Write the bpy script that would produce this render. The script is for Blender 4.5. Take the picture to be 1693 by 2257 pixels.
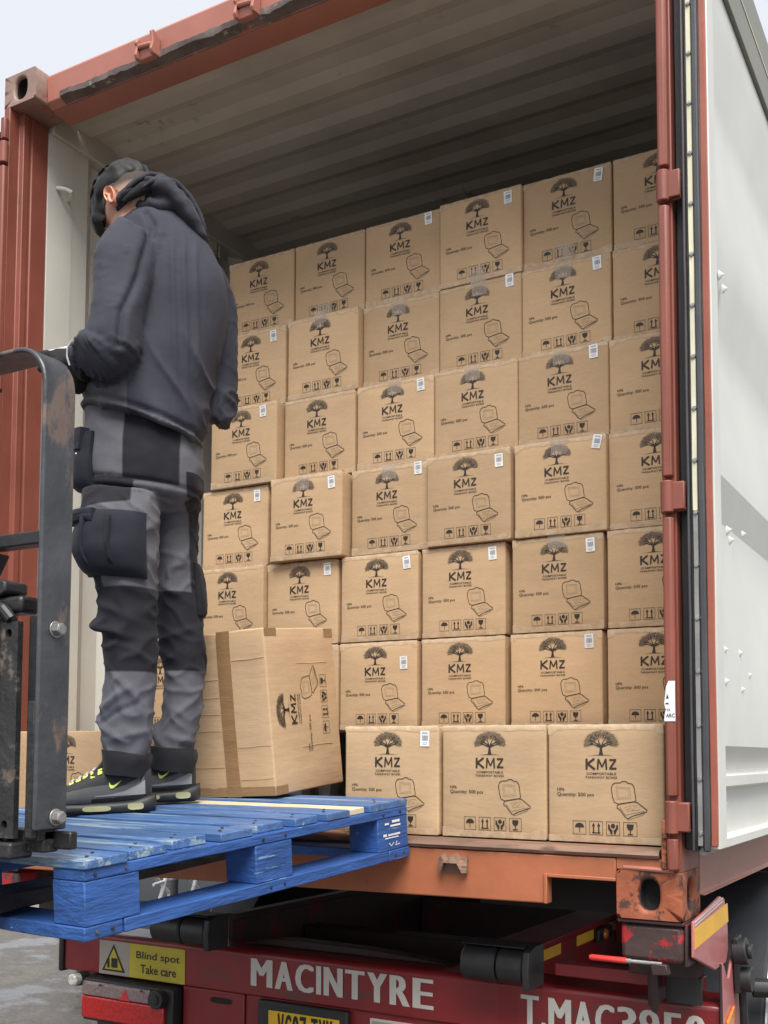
import bpy, bmesh, math, random
import numpy as np
from mathutils import Vector, Matrix, noise
from mathutils.geometry import tessellate_polygon

for o in list(bpy.data.objects):
    bpy.data.objects.remove(o, do_unlink=True)
SC = bpy.context.scene
COL = SC.collection
PI = math.pi
BZ = 1.15                     # height of the container's base above the ground

# ------------------------------------------------------------------ camera
cam = bpy.data.cameras.new('camera')
cam_o = bpy.data.objects.new('camera', cam)
COL.objects.link(cam_o)
cam.sensor_fit = 'AUTO'
cam.sensor_width = 36.0
cam.lens = 36.0 * 2431.83 / 2257.0
cam.shift_x = (846.5 - 770.71) / 2257.0
cam.shift_y = (1498.86 - 1128.5) / 2257.0
cam.clip_start = 0.05
cam.clip_end = 2000
Rm = [[0.86018, -0.50912, 0.02963], [0.50996, 0.85808, -0.06033], [0.00529, 0.067, 0.99774]]
cam_o.matrix_world = Matrix(((Rm[0][0], Rm[0][2], -Rm[0][1], 1.9),
                             (Rm[1][0], Rm[1][2], -Rm[1][1], -2.729),
                             (Rm[2][0], Rm[2][2], -Rm[2][1], 0.401 + BZ),
                             (0, 0, 0, 1)))
SC.camera = cam_o

# ------------------------------------------------------------------ light
SUN_EL, SUN_AZ = math.radians(56), math.radians(146)     # azimuth from +Y towards +X
w = bpy.data.worlds.new('World')
SC.world = w
w.use_nodes = True
nt = w.node_tree
bg = nt.nodes['Background']
sky = nt.nodes.new('ShaderNodeTexSky')
sky.sky_type = 'NISHITA'
sky.sun_disc = False
sky.sun_elevation = SUN_EL
sky.sun_rotation = SUN_AZ
sky.air_density = 1.0
sky.dust_density = 4.0
mixn = nt.nodes.new('ShaderNodeMix'); mixn.data_type = 'RGBA'
mixn.inputs['Factor'].default_value = 0.86
mixn.inputs['B'].default_value = (6.75, 6.95, 7.35, 1)       # overcast cloud layer
nt.links.new(sky.outputs['Color'], mixn.inputs['A'])
nt.links.new(mixn.outputs['Result'], bg.inputs['Color'])
bg.inputs['Strength'].default_value = 0.10
sl = bpy.data.lights.new('sun', 'SUN')
sl.energy = 3.9
sl.angle = math.radians(40)
sl.color = (1.0, 0.965, 0.91)
so = bpy.data.objects.new('sun', sl)
COL.objects.link(so)
sd = Vector((math.sin(SUN_AZ) * math.cos(SUN_EL), math.cos(SUN_AZ) * math.cos(SUN_EL), math.sin(SUN_EL)))
so.rotation_euler = (-sd).to_track_quat('-Z', 'Y').to_euler()
SC.view_settings.view_transform = 'Standard'
SC.view_settings.look = 'None'
SC.view_settings.gamma = 1
SC.view_settings.exposure = 0.50
SC.view_settings.use_curve_mapping = False
SC.render.engine = 'CYCLES'
SC.cycles.max_bounces = 10
SC.cycles.diffuse_bounces = 6

# ------------------------------------------------------------------ materials
def newmat(name):
    m = bpy.data.materials.new(name)
    m.use_nodes = True
    return m, m.node_tree.nodes, m.node_tree.links, m.node_tree.nodes['Principled BSDF']

def N(nodes, typ, **k):
    n = nodes.new(typ)
    for a, b in k.items():
        if hasattr(n, a):
            setattr(n, a, b)
        else:
            n.inputs[a].default_value = b
    return n

def ramp(nodes, links, src, stops):
    r = nodes.new('ShaderNodeValToRGB')
    e = r.color_ramp.elements
    while len(e) < len(stops):
        e.new(0.5)
    for i, (p, c) in enumerate(stops):
        e[i].position = p
        e[i].color = (c[0], c[1], c[2], 1) if len(c) == 3 else c
    links.new(src, r.inputs['Fac'])
    return r

def coords(nodes, links, scale=(1, 1, 1), space='Object', randomize=True):
    tc = nodes.new('ShaderNodeTexCoord')
    mp = nodes.new('ShaderNodeMapping')
    mp.inputs['Scale'].default_value = scale
    links.new(tc.outputs[space], mp.inputs['Vector'])
    if randomize:
        oi = nodes.new('ShaderNodeObjectInfo')
        mm = nodes.new('ShaderNodeMath'); mm.operation = 'MULTIPLY'; mm.inputs[1].default_value = 37.0
        links.new(oi.outputs['Random'], mm.inputs[0])
        cb = nodes.new('ShaderNodeCombineXYZ')
        for i in range(3):
            links.new(mm.outputs[0], cb.inputs[i])
        links.new(cb.outputs[0], mp.inputs['Location'])
    return mp.outputs['Vector']

def mix(nodes, links, fac, a, b, typ='MIX'):
    m = nodes.new('ShaderNodeMix'); m.data_type = 'RGBA'; m.blend_type = typ
    for key, v in (('Factor', fac), ('A', a), ('B', b)):
        if isinstance(v, (int, float)):
            m.inputs[key].default_value = v
        elif isinstance(v, tuple):
            m.inputs[key].default_value = v if len(v) == 4 else (*v, 1)
        else:
            links.new(v, m.inputs[key])
    return m.outputs['Result']

def grime(name, base, rough=0.5, var=0.25, scale=3.0, stretch=(1, 1, 1), wear=None, wear_amt=0.5, wear_scale=9.0,
          wear2=None, wear2_amt=0.62, wear2_scale=30.0, bump=0.15, bump_scale=60.0, metal=0.0, spec=0.5,
          wear_stretch=(1, 1, 1), rough_var=0.15, coat=0.0):
    """painted / worn surface: broad tone variation, up to two layers of wear with hard edges, fine relief"""
    m, nd, lk, p = newmat(name)
    v = coords(nd, lk, stretch)
    n1 = N(nd, 'ShaderNodeTexNoise', Scale=scale, Detail=6.0, Roughness=0.6)
    lk.new(v, n1.inputs['Vector'])
    lo = tuple(c * (1 - var) for c in base); hi = tuple(min(1, c * (1 + var)) for c in base)
    r1 = ramp(nd, lk, n1.outputs['Fac'], [(0.3, lo), (0.7, hi)])
    col = r1.outputs['Color']
    wv = coords(nd, lk, wear_stretch)
    for wc, wa, ws in ((wear, wear_amt, wear_scale), (wear2, wear2_amt, wear2_scale)):
        if wc is None:
            continue
        n2 = N(nd, 'ShaderNodeTexNoise', Scale=ws, Detail=9.0, Roughness=0.68)
        lk.new(wv, n2.inputs['Vector'])
        r2 = ramp(nd, lk, n2.outputs['Fac'], [(wa, (0, 0, 0)), (min(1, wa + 0.05), (1, 1, 1))])
        col = mix(nd, lk, r2.outputs['Color'], col, wc)
    lk.new(col, p.inputs['Base Color'])
    n3 = N(nd, 'ShaderNodeTexNoise', Scale=bump_scale, Detail=5.0)
    lk.new(v, n3.inputs['Vector'])
    mr = N(nd, 'ShaderNodeMapRange')
    mr.inputs['To Min'].default_value = max(0.05, rough - rough_var)
    mr.inputs['To Max'].default_value = min(1, rough + rough_var)
    lk.new(n1.outputs['Fac'], mr.inputs['Value'])
    lk.new(mr.outputs['Result'], p.inputs['Roughness'])
    b = N(nd, 'ShaderNodeBump', Strength=bump, Distance=0.004)
    lk.new(n3.outputs['Fac'], b.inputs['Height'])
    lk.new(b.outputs['Normal'], p.inputs['Normal'])
    p.inputs['Metallic'].default_value = metal
    p.inputs['Specular IOR Level'].default_value = spec
    p.inputs['Coat Weight'].default_value = coat
    return m

def plain(name, base, rough=0.5, metal=0.0, spec=0.5, bump=0.0, bscale=80, emit=None, alpha=1.0):
    m, nd, lk, p = newmat(name)
    v = coords(nd, lk)
    n1 = N(nd, 'ShaderNodeTexNoise', Scale=14.0, Detail=5.0)
    lk.new(v, n1.inputs['Vector'])
    r = ramp(nd, lk, n1.outputs['Fac'], [(0.3, tuple(c * 0.86 for c in base)), (0.7, tuple(min(1, c * 1.12) for c in base))])
    lk.new(r.outputs['Color'], p.inputs['Base Color'])
    p.inputs['Roughness'].default_value = rough
    p.inputs['Metallic'].default_value = metal
    p.inputs['Specular IOR Level'].default_value = spec
    p.inputs['Alpha'].default_value = alpha
    if bump:
        n3 = N(nd, 'ShaderNodeTexNoise', Scale=bscale, Detail=4.0)
        lk.new(v, n3.inputs['Vector'])
        b = N(nd, 'ShaderNodeBump', Strength=bump, Distance=0.003)
        lk.new(n3.outputs['Fac'], b.inputs['Height'])
        lk.new(b.outputs['Normal'], p.inputs['Normal'])
    return m

def cardboard(name, base):
    m, nd, lk, p = newmat(name)
    v = coords(nd, lk)
    oi = nd.new('ShaderNodeObjectInfo')
    n1 = N(nd, 'ShaderNodeTexNoise', Scale=5.0, Detail=4.0)
    lk.new(v, n1.inputs['Vector'])
    r = ramp(nd, lk, n1.outputs['Fac'], [(0.3, tuple(c * 0.93 for c in base)), (0.72, tuple(c * 1.06 for c in base))])
    hs = nd.new('ShaderNodeHueSaturation')
    mr = N(nd, 'ShaderNodeMapRange')
    mr.inputs['To Min'].default_value = 0.90; mr.inputs['To Max'].default_value = 1.09
    lk.new(oi.outputs['Random'], mr.inputs['Value'])
    lk.new(mr.outputs['Result'], hs.inputs['Value'])
    lk.new(r.outputs['Color'], hs.inputs['Color'])
    # kraft fibres
    n2 = N(nd, 'ShaderNodeTexNoise', Scale=160.0, Detail=3.0)
    v2 = coords(nd, lk, (0.35, 1, 1.4))
    lk.new(v2, n2.inputs['Vector'])
    r2 = ramp(nd, lk, n2.outputs['Fac'], [(0.35, (0.965, 0.965, 0.965)), (0.65, (1.02, 1.02, 1.02))])
    c = mix(nd, lk, 1.0, hs.outputs['Color'], r2.outputs['Color'], 'MULTIPLY')
    lk.new(c, p.inputs['Base Color'])
    p.inputs['Roughness'].default_value = 0.78
    p.inputs['Specular IOR Level'].default_value = 0.25
    n3 = N(nd, 'ShaderNodeTexNoise', Scale=9.0, Detail=3.0)
    v3 = coords(nd, lk, (1, 1, 3.0))
    lk.new(v3, n3.inputs['Vector'])
    b = N(nd, 'ShaderNodeBump', Strength=0.35, Distance=0.006)
    lk.new(n3.outputs['Fac'], b.inputs['Height'])
    lk.new(b.outputs['Normal'], p.inputs['Normal'])
    return m

def fabric(name, base, alt=None, attr=None, rough=0.85, sheen=0.04, weave=900.0, bump=0.25, fold=(3.0, 3.0, 1.2), fold_amt=0.5):
    """cloth; where a vertex attribute is given, alt is the second cloth it is pieced with"""
    m, nd, lk, p = newmat(name)
    v = coords(nd, lk, randomize=False)
    n1 = N(nd, 'ShaderNodeTexNoise', Scale=11.0, Detail=5.0)
    lk.new(v, n1.inputs['Vector'])
    def tone(c):
        return ramp(nd, lk, n1.outputs['Fac'], [(0.3, tuple(x * 0.85 for x in c)), (0.7, tuple(x * 1.15 for x in c))]).outputs['Color']
    col = tone(base)
    if alt is not None:
        at = nd.new('ShaderNodeAttribute'); at.attribute_name = attr
        e_ = 0.48 if attr == 'stub' else 0.015
        r = ramp(nd, lk, at.outputs['Fac'], [(0.5 - e_, (0, 0, 0)), (0.5 + e_, (1, 1, 1))])
        col = mix(nd, lk, r.outputs['Color'], col, tone(alt))
    lk.new(col, p.inputs['Base Color'])
    p.inputs['Roughness'].default_value = rough
    p.inputs['Sheen Weight'].default_value = sheen
    p.inputs['Specular IOR Level'].default_value = 0.3
    n3 = N(nd, 'ShaderNodeTexNoise', Scale=weave, Detail=2.0)
    lk.new(v, n3.inputs['Vector'])
    n4 = N(nd, 'ShaderNodeTexNoise', Scale=13.0, Detail=5.0, Roughness=0.5)
    v4 = coords(nd, lk, (1, 1, .8), randomize=False)
    lk.new(v4, n4.inputs['Vector'])
    ad = nd.new('ShaderNodeMath'); ad.operation = 'MULTIPLY_ADD'
    lk.new(n3.outputs['Fac'], ad.inputs[0]); ad.inputs[1].default_value = 0.08
    lk.new(n4.outputs['Fac'], ad.inputs[2])
    n5 = N(nd, 'ShaderNodeTexNoise', Scale=2.2, Detail=3.0, Roughness=0.35, Distortion=0.6)
    n5.noise_type = 'RIDGED_MULTIFRACTAL'
    lk.new(coords(nd, lk, fold, randomize=False), n5.inputs['Vector'])
    cl = N(nd, 'ShaderNodeMapRange'); cl.inputs['From Min'].default_value = 0.9; cl.inputs['From Max'].default_value = 1.9
    lk.new(n5.outputs['Fac'], cl.inputs['Value'])
    ad2 = nd.new('ShaderNodeMath'); ad2.operation = 'MULTIPLY_ADD'
    lk.new(cl.outputs['Result'], ad2.inputs[0]); ad2.inputs[1].default_value = fold_amt
    lk.new(ad.outputs[0], ad2.inputs[2])
    b = N(nd, 'ShaderNodeBump', Strength=bump, Distance=0.01)
    lk.new(ad2.outputs[0], b.inputs['Height'])
    lk.new(b.outputs['Normal'], p.inputs['Normal'])
    return m

M = {}
RUST = (0.085, 0.035, 0.02)
M['red_post'] = grime('red_post', (0.225, 0.066, 0.045), 0.5, 0.14, 4, wear=(0.12, 0.04, 0.028), wear_amt=0.645, wear_scale=9, wear_stretch=(1, 1, 0.35), wear2=(0.36, 0.16, 0.12), wear2_amt=0.70, wear2_scale=22, bump=0.12, bump_scale=40)
M['red_header'] = grime('red_header', (0.39, 0.150, 0.112), 0.5, 0.12, 3, wear=(0.10, 0.07, 0.06), wear_amt=0.70, wear_scale=12, wear_stretch=(0.5, 1, 1), wear2=(0.45, 0.30, 0.25), wear2_amt=0.73, wear2_scale=40, bump=0.15, bump_scale=30)  # paler copy of the posts' red, sky sheen put into the colour
M['scuffed_edge'] = grime('scuffed_edge', (0.10, 0.075, 0.068), 0.4, 0.4, 14, wear=(0.34, 0.31, 0.30), wear_amt=0.60, wear_scale=26, wear_stretch=(0.6, 1, 1), wear2=(0.28, 0.09, 0.06), wear2_amt=0.60, wear2_scale=15, bump=0.7, bump_scale=30)
M['orange_sill'] = grime('orange_sill', (0.37, 0.122, 0.056), 0.5, 0.16, 4, wear=(0.12, 0.045, 0.028), wear_amt=0.65, wear_scale=16, wear_stretch=(1, 1, 0.4), wear2=(0.42, 0.24, 0.16), wear2_amt=0.70, wear2_scale=30, bump=0.2, bump_scale=40)
M['rusty_casting'] = grime('rusty_casting', (0.30, 0.085, 0.038), 0.6, 0.25, 8, wear=(0.07, 0.032, 0.022), wear_amt=0.52, wear_scale=15, wear2=(0.36, 0.20, 0.13), wear2_amt=0.66, wear2_scale=40, bump=0.6, bump_scale=50)
M['top_casting'] = grime('top_casting', (0.27, 0.17, 0.14), 0.5, 0.2, 8, wear=(0.30, 0.09, 0.06), wear_amt=0.56, wear_scale=10, bump=0.4, bump_scale=50)
M['sill_lip'] = grime('sill_lip', (0.22, 0.13, 0.09), 0.65, 0.4, 12, stretch=(0.25, 1, 2), wear=(0.36, 0.13, 0.07), wear_amt=0.58, wear_scale=14, wear_stretch=(0.2, 1, 2), wear2=(0.06, 0.035, 0.025), wear2_amt=0.60, wear2_scale=30, bump=0.8, bump_scale=40)
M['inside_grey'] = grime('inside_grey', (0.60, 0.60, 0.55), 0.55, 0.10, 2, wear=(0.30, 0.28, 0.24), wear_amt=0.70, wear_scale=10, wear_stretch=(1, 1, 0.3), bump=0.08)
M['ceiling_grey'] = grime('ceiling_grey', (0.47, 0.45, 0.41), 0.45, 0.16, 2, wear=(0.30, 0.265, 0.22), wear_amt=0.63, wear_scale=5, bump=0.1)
M['floor_wood'] = grime('floor_wood', (0.16, 0.09, 0.055), 0.7, 0.3, 5, stretch=(6, 0.6, 1), bump=0.3)
M['door_white'] = grime('door_white', (0.60, 0.605, 0.565), 0.45, 0.08, 2.5, wear=(0.50, 0.49, 0.45), wear_amt=0.66, wear_scale=8, wear_stretch=(1, 1, 0.18), wear2=(0.36, 0.33, 0.29), wear2_amt=0.76, wear2_scale=28, bump=0.08, bump_scale=25)
M['door_olive'] = grime('door_olive', (0.20, 0.20, 0.165), 0.5, 0.12, 3, bump=0.1)
M['rubber'] = grime('rubber', (0.018, 0.018, 0.020), 0.45, 0.25, 12, bump=0.15, wear=(0.05, 0.05, 0.05), wear_amt=0.68, wear_scale=18)
M['gasket_grey'] = grime('gasket_grey', (0.052, 0.054, 0.060), 0.42, 0.15, 8, bump=0.1)
M['strip_cream'] = grime('strip_cream', (0.62, 0.60, 0.44), 0.4, 0.12, 8, stretch=(4, 4, 1), wear=(0.35, 0.33, 0.28), wear_amt=0.68, wear_scale=14, bump=0.1)
M['steel'] = plain('steel', (0.42, 0.42, 0.40), 0.35, 0.9, bump=0.2)
M['bolt_zinc'] = plain('bolt_zinc', (0.30, 0.30, 0.29), 0.42, 0.6, bump=0.2)
M['dark_hole'] = plain('dark_hole', (0.012, 0.011, 0.011), 0.8)  # near-black colour stands in for the shade inside holes
M['carton'] = cardboard('carton', (0.505, 0.348, 0.207))
M['carton_fluted'] = None
M['carton_edge'] = cardboard('carton_edge', (0.57, 0.38, 0.22))
def fluted():
    m = cardboard('carton_fluted', (0.500, 0.342, 0.204))
    nd, lk, p = m.node_tree.nodes, m.node_tree.links, m.node_tree.nodes['Principled BSDF']
    v = coords(nd, lk, (1.2, 1.2, 60.0))
    n = N(nd, 'ShaderNodeTexNoise', Scale=2.0, Detail=4.0)
    lk.new(v, n.inputs['Vector'])
    r = ramp(nd, lk, n.outputs['Fac'], [(0.35, (0.972, 0.97, 0.968)), (0.65, (1.012, 1.012, 1.012))])
    src = p.inputs['Base Color'].links[0].from_socket
    c = mix(nd, lk, 1.0, src, r.outputs['Color'], 'MULTIPLY')
    lk.new(c, p.inputs['Base Color'])
    b = N(nd, 'ShaderNodeBump', Strength=0.14, Distance=0.003)
    lk.new(n.outputs['Fac'], b.inputs['Height'])
    lk.new(p.inputs['Normal'].links[0].from_socket, b.inputs['Normal'])
    lk.new(b.outputs['Normal'], p.inputs['Normal'])
    return m
M['carton_fluted'] = fluted()
M['ink'] = plain('ink', (0.030, 0.021, 0.015), 0.6)
M['ink_soft'] = plain('ink_soft', (0.195, 0.140, 0.092), 0.6)
M['paper'] = plain('paper', (0.78, 0.79, 0.80), 0.5)
M['label_ink'] = plain('label_ink', (0.10, 0.11, 0.13), 0.6)
def tape_mat():
    m, nd, lk, p = newmat('packing_tape')
    v = coords(nd, lk)
    n1 = N(nd, 'ShaderNodeTexNoise', Scale=40.0, Detail=5.0)
    lk.new(v, n1.inputs['Vector'])
    r = ramp(nd, lk, n1.outputs['Fac'], [(0.35, (0.62, 0.46, 0.30)), (0.7, (0.72, 0.57, 0.40))])
    lk.new(r.outputs['Color'], p.inputs['Base Color'])
    p.inputs['Roughness'].default_value = 0.22
    r2 = ramp(nd, lk, n1.outputs['Fac'], [(0.35, (0.45,) * 3), (0.7, (0.62,) * 3)])
    lk.new(r2.outputs['Color'], p.inputs['Alpha'])
    b = N(nd, 'ShaderNodeBump', Strength=0.5, Distance=0.004)
    lk.new(n1.outputs['Fac'], b.inputs['Height'])
    lk.new(b.outputs['Normal'], p.inputs['Normal'])
    return m
M['tape'] = tape_mat()
M['tape_patch'] = plain('tape_patch', (0.56, 0.49, 0.41), 0.20, alpha=0.33, bump=0.25, bscale=30)
M['tape_brown'] = grime('tape_brown', (0.28, 0.165, 0.080), 0.32, 0.12, 8, stretch=(1, 1, 5), bump=0.25, bump_scale=50)
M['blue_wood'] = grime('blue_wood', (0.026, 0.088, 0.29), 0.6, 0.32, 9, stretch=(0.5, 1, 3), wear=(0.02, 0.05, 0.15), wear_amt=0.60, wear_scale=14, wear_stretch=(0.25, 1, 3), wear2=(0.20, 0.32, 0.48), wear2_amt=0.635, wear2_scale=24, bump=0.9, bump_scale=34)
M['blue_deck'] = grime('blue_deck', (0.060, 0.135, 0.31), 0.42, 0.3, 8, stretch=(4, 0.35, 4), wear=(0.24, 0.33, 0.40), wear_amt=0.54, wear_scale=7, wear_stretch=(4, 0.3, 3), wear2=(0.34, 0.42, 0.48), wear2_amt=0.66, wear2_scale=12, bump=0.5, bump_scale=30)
M['bare_wood'] = grime('bare_wood', (0.60, 0.53, 0.36), 0.6, 0.15, 6, bump=0.3)
M['white_paint'] = plain('white_paint', (0.72, 0.74, 0.76), 0.5)
M['fork_steel'] = grime('fork_steel', (0.065, 0.070, 0.080), 0.36, 0.35, 7, wear=(0.17, 0.125, 0.105), wear_amt=0.555, wear_scale=5.5, wear_stretch=(1, 1, 0.5), wear2=(0.33, 0.30, 0.27), wear2_amt=0.70, wear2_scale=20, bump=0.5, bump_scale=26, metal=0.25)
M['fork_grime'] = grime('fork_grime', (0.030, 0.030, 0.031), 0.42, 0.4, 9, wear=(0.13, 0.105, 0.085), wear_amt=0.56, wear_scale=12, wear2=(0.36, 0.33, 0.29), wear2_amt=0.69, wear2_scale=40, bump=0.9, bump_scale=45, metal=0.2)
M['fork_black'] = grime('fork_black', (0.016, 0.016, 0.017), 0.42, 0.3, 8, wear=(0.05, 0.045, 0.04), wear_amt=0.6, wear_scale=10, bump=0.4)
M['trailer_red'] = grime('trailer_red', (0.205, 0.012, 0.015), 0.42, 0.16, 5, wear=(0.125, 0.030, 0.028), wear_amt=0.57, wear_scale=6, wear_stretch=(0.6, 1, 1.6), wear2=(0.06, 0.03, 0.025), wear2_amt=0.71, wear2_scale=18, bump=0.12, coat=0.2)
M['pale_red'] = grime('pale_red', (0.44, 0.15, 0.15), 0.35, 0.12, 5, wear=(0.25, 0.04, 0.04), wear_amt=0.64, wear_scale=6, bump=0.1, coat=0.3)  # paler, pinker red than the rest of the trailer
M['chipped_red'] = grime('chipped_red', (0.055, 0.032, 0.030), 0.42, 0.3, 8, wear=(0.36, 0.018, 0.022), wear_amt=0.515, wear_scale=10, bump=0.5, bump_scale=30)
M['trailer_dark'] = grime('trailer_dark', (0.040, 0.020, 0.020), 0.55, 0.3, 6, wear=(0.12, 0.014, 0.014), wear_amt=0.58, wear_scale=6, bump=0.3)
M['letter_white'] = grime('letter_white', (0.56, 0.54, 0.50), 0.5, 0.10, 6, wear=(0.20, 0.12, 0.11), wear_amt=0.70, wear_scale=22, bump=0.1)
M['reflect_yellow'] = grime('reflect_yellow', (0.74, 0.42, 0.05), 0.4, 0.10, 10, wear=(0.45, 0.24, 0.05), wear_amt=0.66, wear_scale=16, bump=0.1)
M['sign_yellow'] = grime('sign_yellow', (0.46, 0.38, 0.035), 0.4, 0.2, 5, wear=(0.30, 0.25, 0.10), wear_amt=0.60, wear_scale=8, bump=0.1)
M['sign_grey'] = grime('sign_grey', (0.34, 0.31, 0.27), 0.45, 0.2, 5, bump=0.1)
M['plate_yellow'] = plain('plate_yellow', (0.74, 0.47, 0.02), 0.4)
M['black_print'] = plain('black_print', (0.012, 0.012, 0.012), 0.5)
def lens(name, c, rough=0.12):
    m, nd, lk, p = newmat(name)
    v = coords(nd, lk)
    vo = N(nd, 'ShaderNodeTexVoronoi', Scale=90.0)
    lk.new(v, vo.inputs['Vector'])
    r = ramp(nd, lk, vo.outputs['Distance'], [(0.0, tuple(x * 1.2 for x in c)), (0.8, tuple(x * 0.75 for x in c))])
    lk.new(r.outputs['Color'], p.inputs['Base Color'])
    p.inputs['Roughness'].default_value = rough
    p.inputs['Coat Weight'].default_value = 0.6
    return m
M['lens_red'] = lens('lens_red', (0.50, 0.012, 0.012))
M['lens_clear'] = lens('lens_clear', (0.22, 0.15, 0.15))
M['lens_amber'] = lens('lens_amber', (0.75, 0.22, 0.02))
M['lens_white'] = lens('lens_white', (0.65, 0.64, 0.60))
M['plastic_black'] = plain('plastic_black', (0.020, 0.021, 0.022), 0.5, bump=0.2)
M['fender'] = plain('fender', (0.045, 0.048, 0.055), 0.38, bump=0.1)
M['tyre'] = grime('tyre', (0.020, 0.021, 0.023), 0.6, 0.2, 8, bump=0.3)
M['handle_red'] = plain('handle_red', (0.62, 0.045, 0.035), 0.4)
M['skin'] = plain('skin', (0.54, 0.30, 0.205), 0.5, bump=0.05)
M['skin_fade'] = plain('skin_fade', (0.30, 0.215, 0.175), 0.6, bump=0.1)
M['nape'] = fabric('nape', (0.44, 0.27, 0.205), (0.06, 0.045, 0.038), 'stub', bump=0.1)
M['ear_skin'] = plain('ear_skin', (0.58, 0.26, 0.17), 0.45)
M['hoodie'] = fabric('hoodie', (0.038, 0.039, 0.054), (0.080, 0.080, 0.088), 'panel', bump=0.5, fold=(3.4, 3.0, 1.1), fold_amt=0.6)
M['hood_cloth'] = fabric('hood_cloth', (0.032, 0.033, 0.044), bump=0.35)
M['hood_black'] = fabric('hood_black', (0.012, 0.012, 0.014), bump=0.3)
M['trousers'] = fabric('trousers', (0.105, 0.105, 0.122), (0.0125, 0.013, 0.019), 'panel', bump=0.55, fold=(3.0, 3.0, 3.2), fold_amt=0.6)
M['pocket'] = fabric('pocket', (0.0125, 0.0145, 0.023), bump=0.4)
M['pocket_black'] = fabric('pocket_black', (0.011, 0.011, 0.014), bump=0.4)
M['piping'] = plain('piping', (0.48, 0.48, 0.50), 0.6)
M['cuff'] = fabric('cuff', (0.017, 0.017, 0.020), bump=0.3)
M['glove'] = fabric('glove', (0.010, 0.010, 0.011), bump=0.3, sheen=0.05)
M['shoe_dark'] = fabric('shoe_dark', (0.030, 0.030, 0.031), bump=0.2, rough=0.6)
M['shoe_mid'] = fabric('shoe_mid', (0.11, 0.11, 0.108), bump=0.2, rough=0.6)
M['shoe_light'] = fabric('shoe_light', (0.27, 0.27, 0.265), bump=0.2, rough=0.6)
M['shoe_sole'] = plain('shoe_sole', (0.022, 0.022, 0.023), 0.5, bump=0.1)
M['shoe_window'] = plain('shoe_window', (0.36, 0.36, 0.20), 0.15)
M['neon'] = plain('neon', (0.72, 0.86, 0.16), 0.5)
M['phone_white'] = plain('phone_white', (0.80, 0.80, 0.80), 0.25)
M['car_black'] = plain('car_black', (0.012, 0.012, 0.014), 0.35, spec=0.35)
M['chrome'] = plain('chrome', (0.75, 0.75, 0.74), 0.12, 1.0)
M['glass_dark'] = plain('glass_dark', (0.012, 0.014, 0.016), 0.03, spec=1.0)
M['car_white'] = plain('car_white', (0.74, 0.75, 0.76), 0.2)
M['car_red'] = plain('car_red', (0.45, 0.03, 0.02), 0.25)
def hair_mat():
    m, nd, lk, p = newmat('hair')
    v = coords(nd, lk, (1, 1, 1), randomize=False)
    n1 = N(nd, 'ShaderNodeTexNoise', Scale=26.0, Detail=7.0)
    lk.new(v, n1.inputs['Vector'])
    r = ramp(nd, lk, n1.outputs['Fac'], [(0.35, (0.004, 0.0035, 0.0035)), (0.75, (0.020, 0.018, 0.017))])
    lk.new(r.outputs['Color'], p.inputs['Base Color'])
    p.inputs['Roughness'].default_value = 0.55
    p.inputs['Specular IOR Level'].default_value = 0.3
    b = N(nd, 'ShaderNodeBump', Strength=0.6, Distance=0.006)
    lk.new(n1.outputs['Fac'], b.inputs['Height'])
    lk.new(b.outputs['Normal'], p.inputs['Normal'])
    return m
M['hair'] = hair_mat()
def ground_mat():
    m, nd, lk, p = newmat('wet_ground')
    v = coords(nd, lk, (1, 1, 1), randomize=False)
    n1 = N(nd, 'ShaderNodeTexNoise', Scale=2.1, Detail=9.0, Roughness=0.62)
    n2 = N(nd, 'ShaderNodeTexNoise', Scale=38.0, Detail=5.0)
    lk.new(v, n1.inputs['Vector']); lk.new(v, n2.inputs['Vector'])
    r = ramp(nd, lk, n1.outputs['Fac'], [(0.32, (0.035, 0.031, 0.028)), (0.5, (0.085, 0.075, 0.066)), (0.7, (0.14, 0.124, 0.108))])
    r2 = ramp(nd, lk, n2.outputs['Fac'], [(0.3, (0.7, 0.7, 0.7)), (0.7, (1.2, 1.2, 1.2))])
    c = mix(nd, lk, 1.0, r.outputs['Color'], r2.outputs['Color'], 'MULTIPLY')
    lk.new(c, p.inputs['Base Color'])
    r3 = ramp(nd, lk, n1.outputs['Fac'], [(0.42, (0.12,) * 3), (0.54, (0.65,) * 3)])
    lk.new(r3.outputs['Color'], p.inputs['Roughness'])
    b = N(nd, 'ShaderNodeBump', Strength=0.35, Distance=0.01)
    lk.new(n2.outputs['Fac'], b.inputs['Height'])
    lk.new(b.outputs['Normal'], p.inputs['Normal'])
    return m
M['ground'] = ground_mat()

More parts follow.
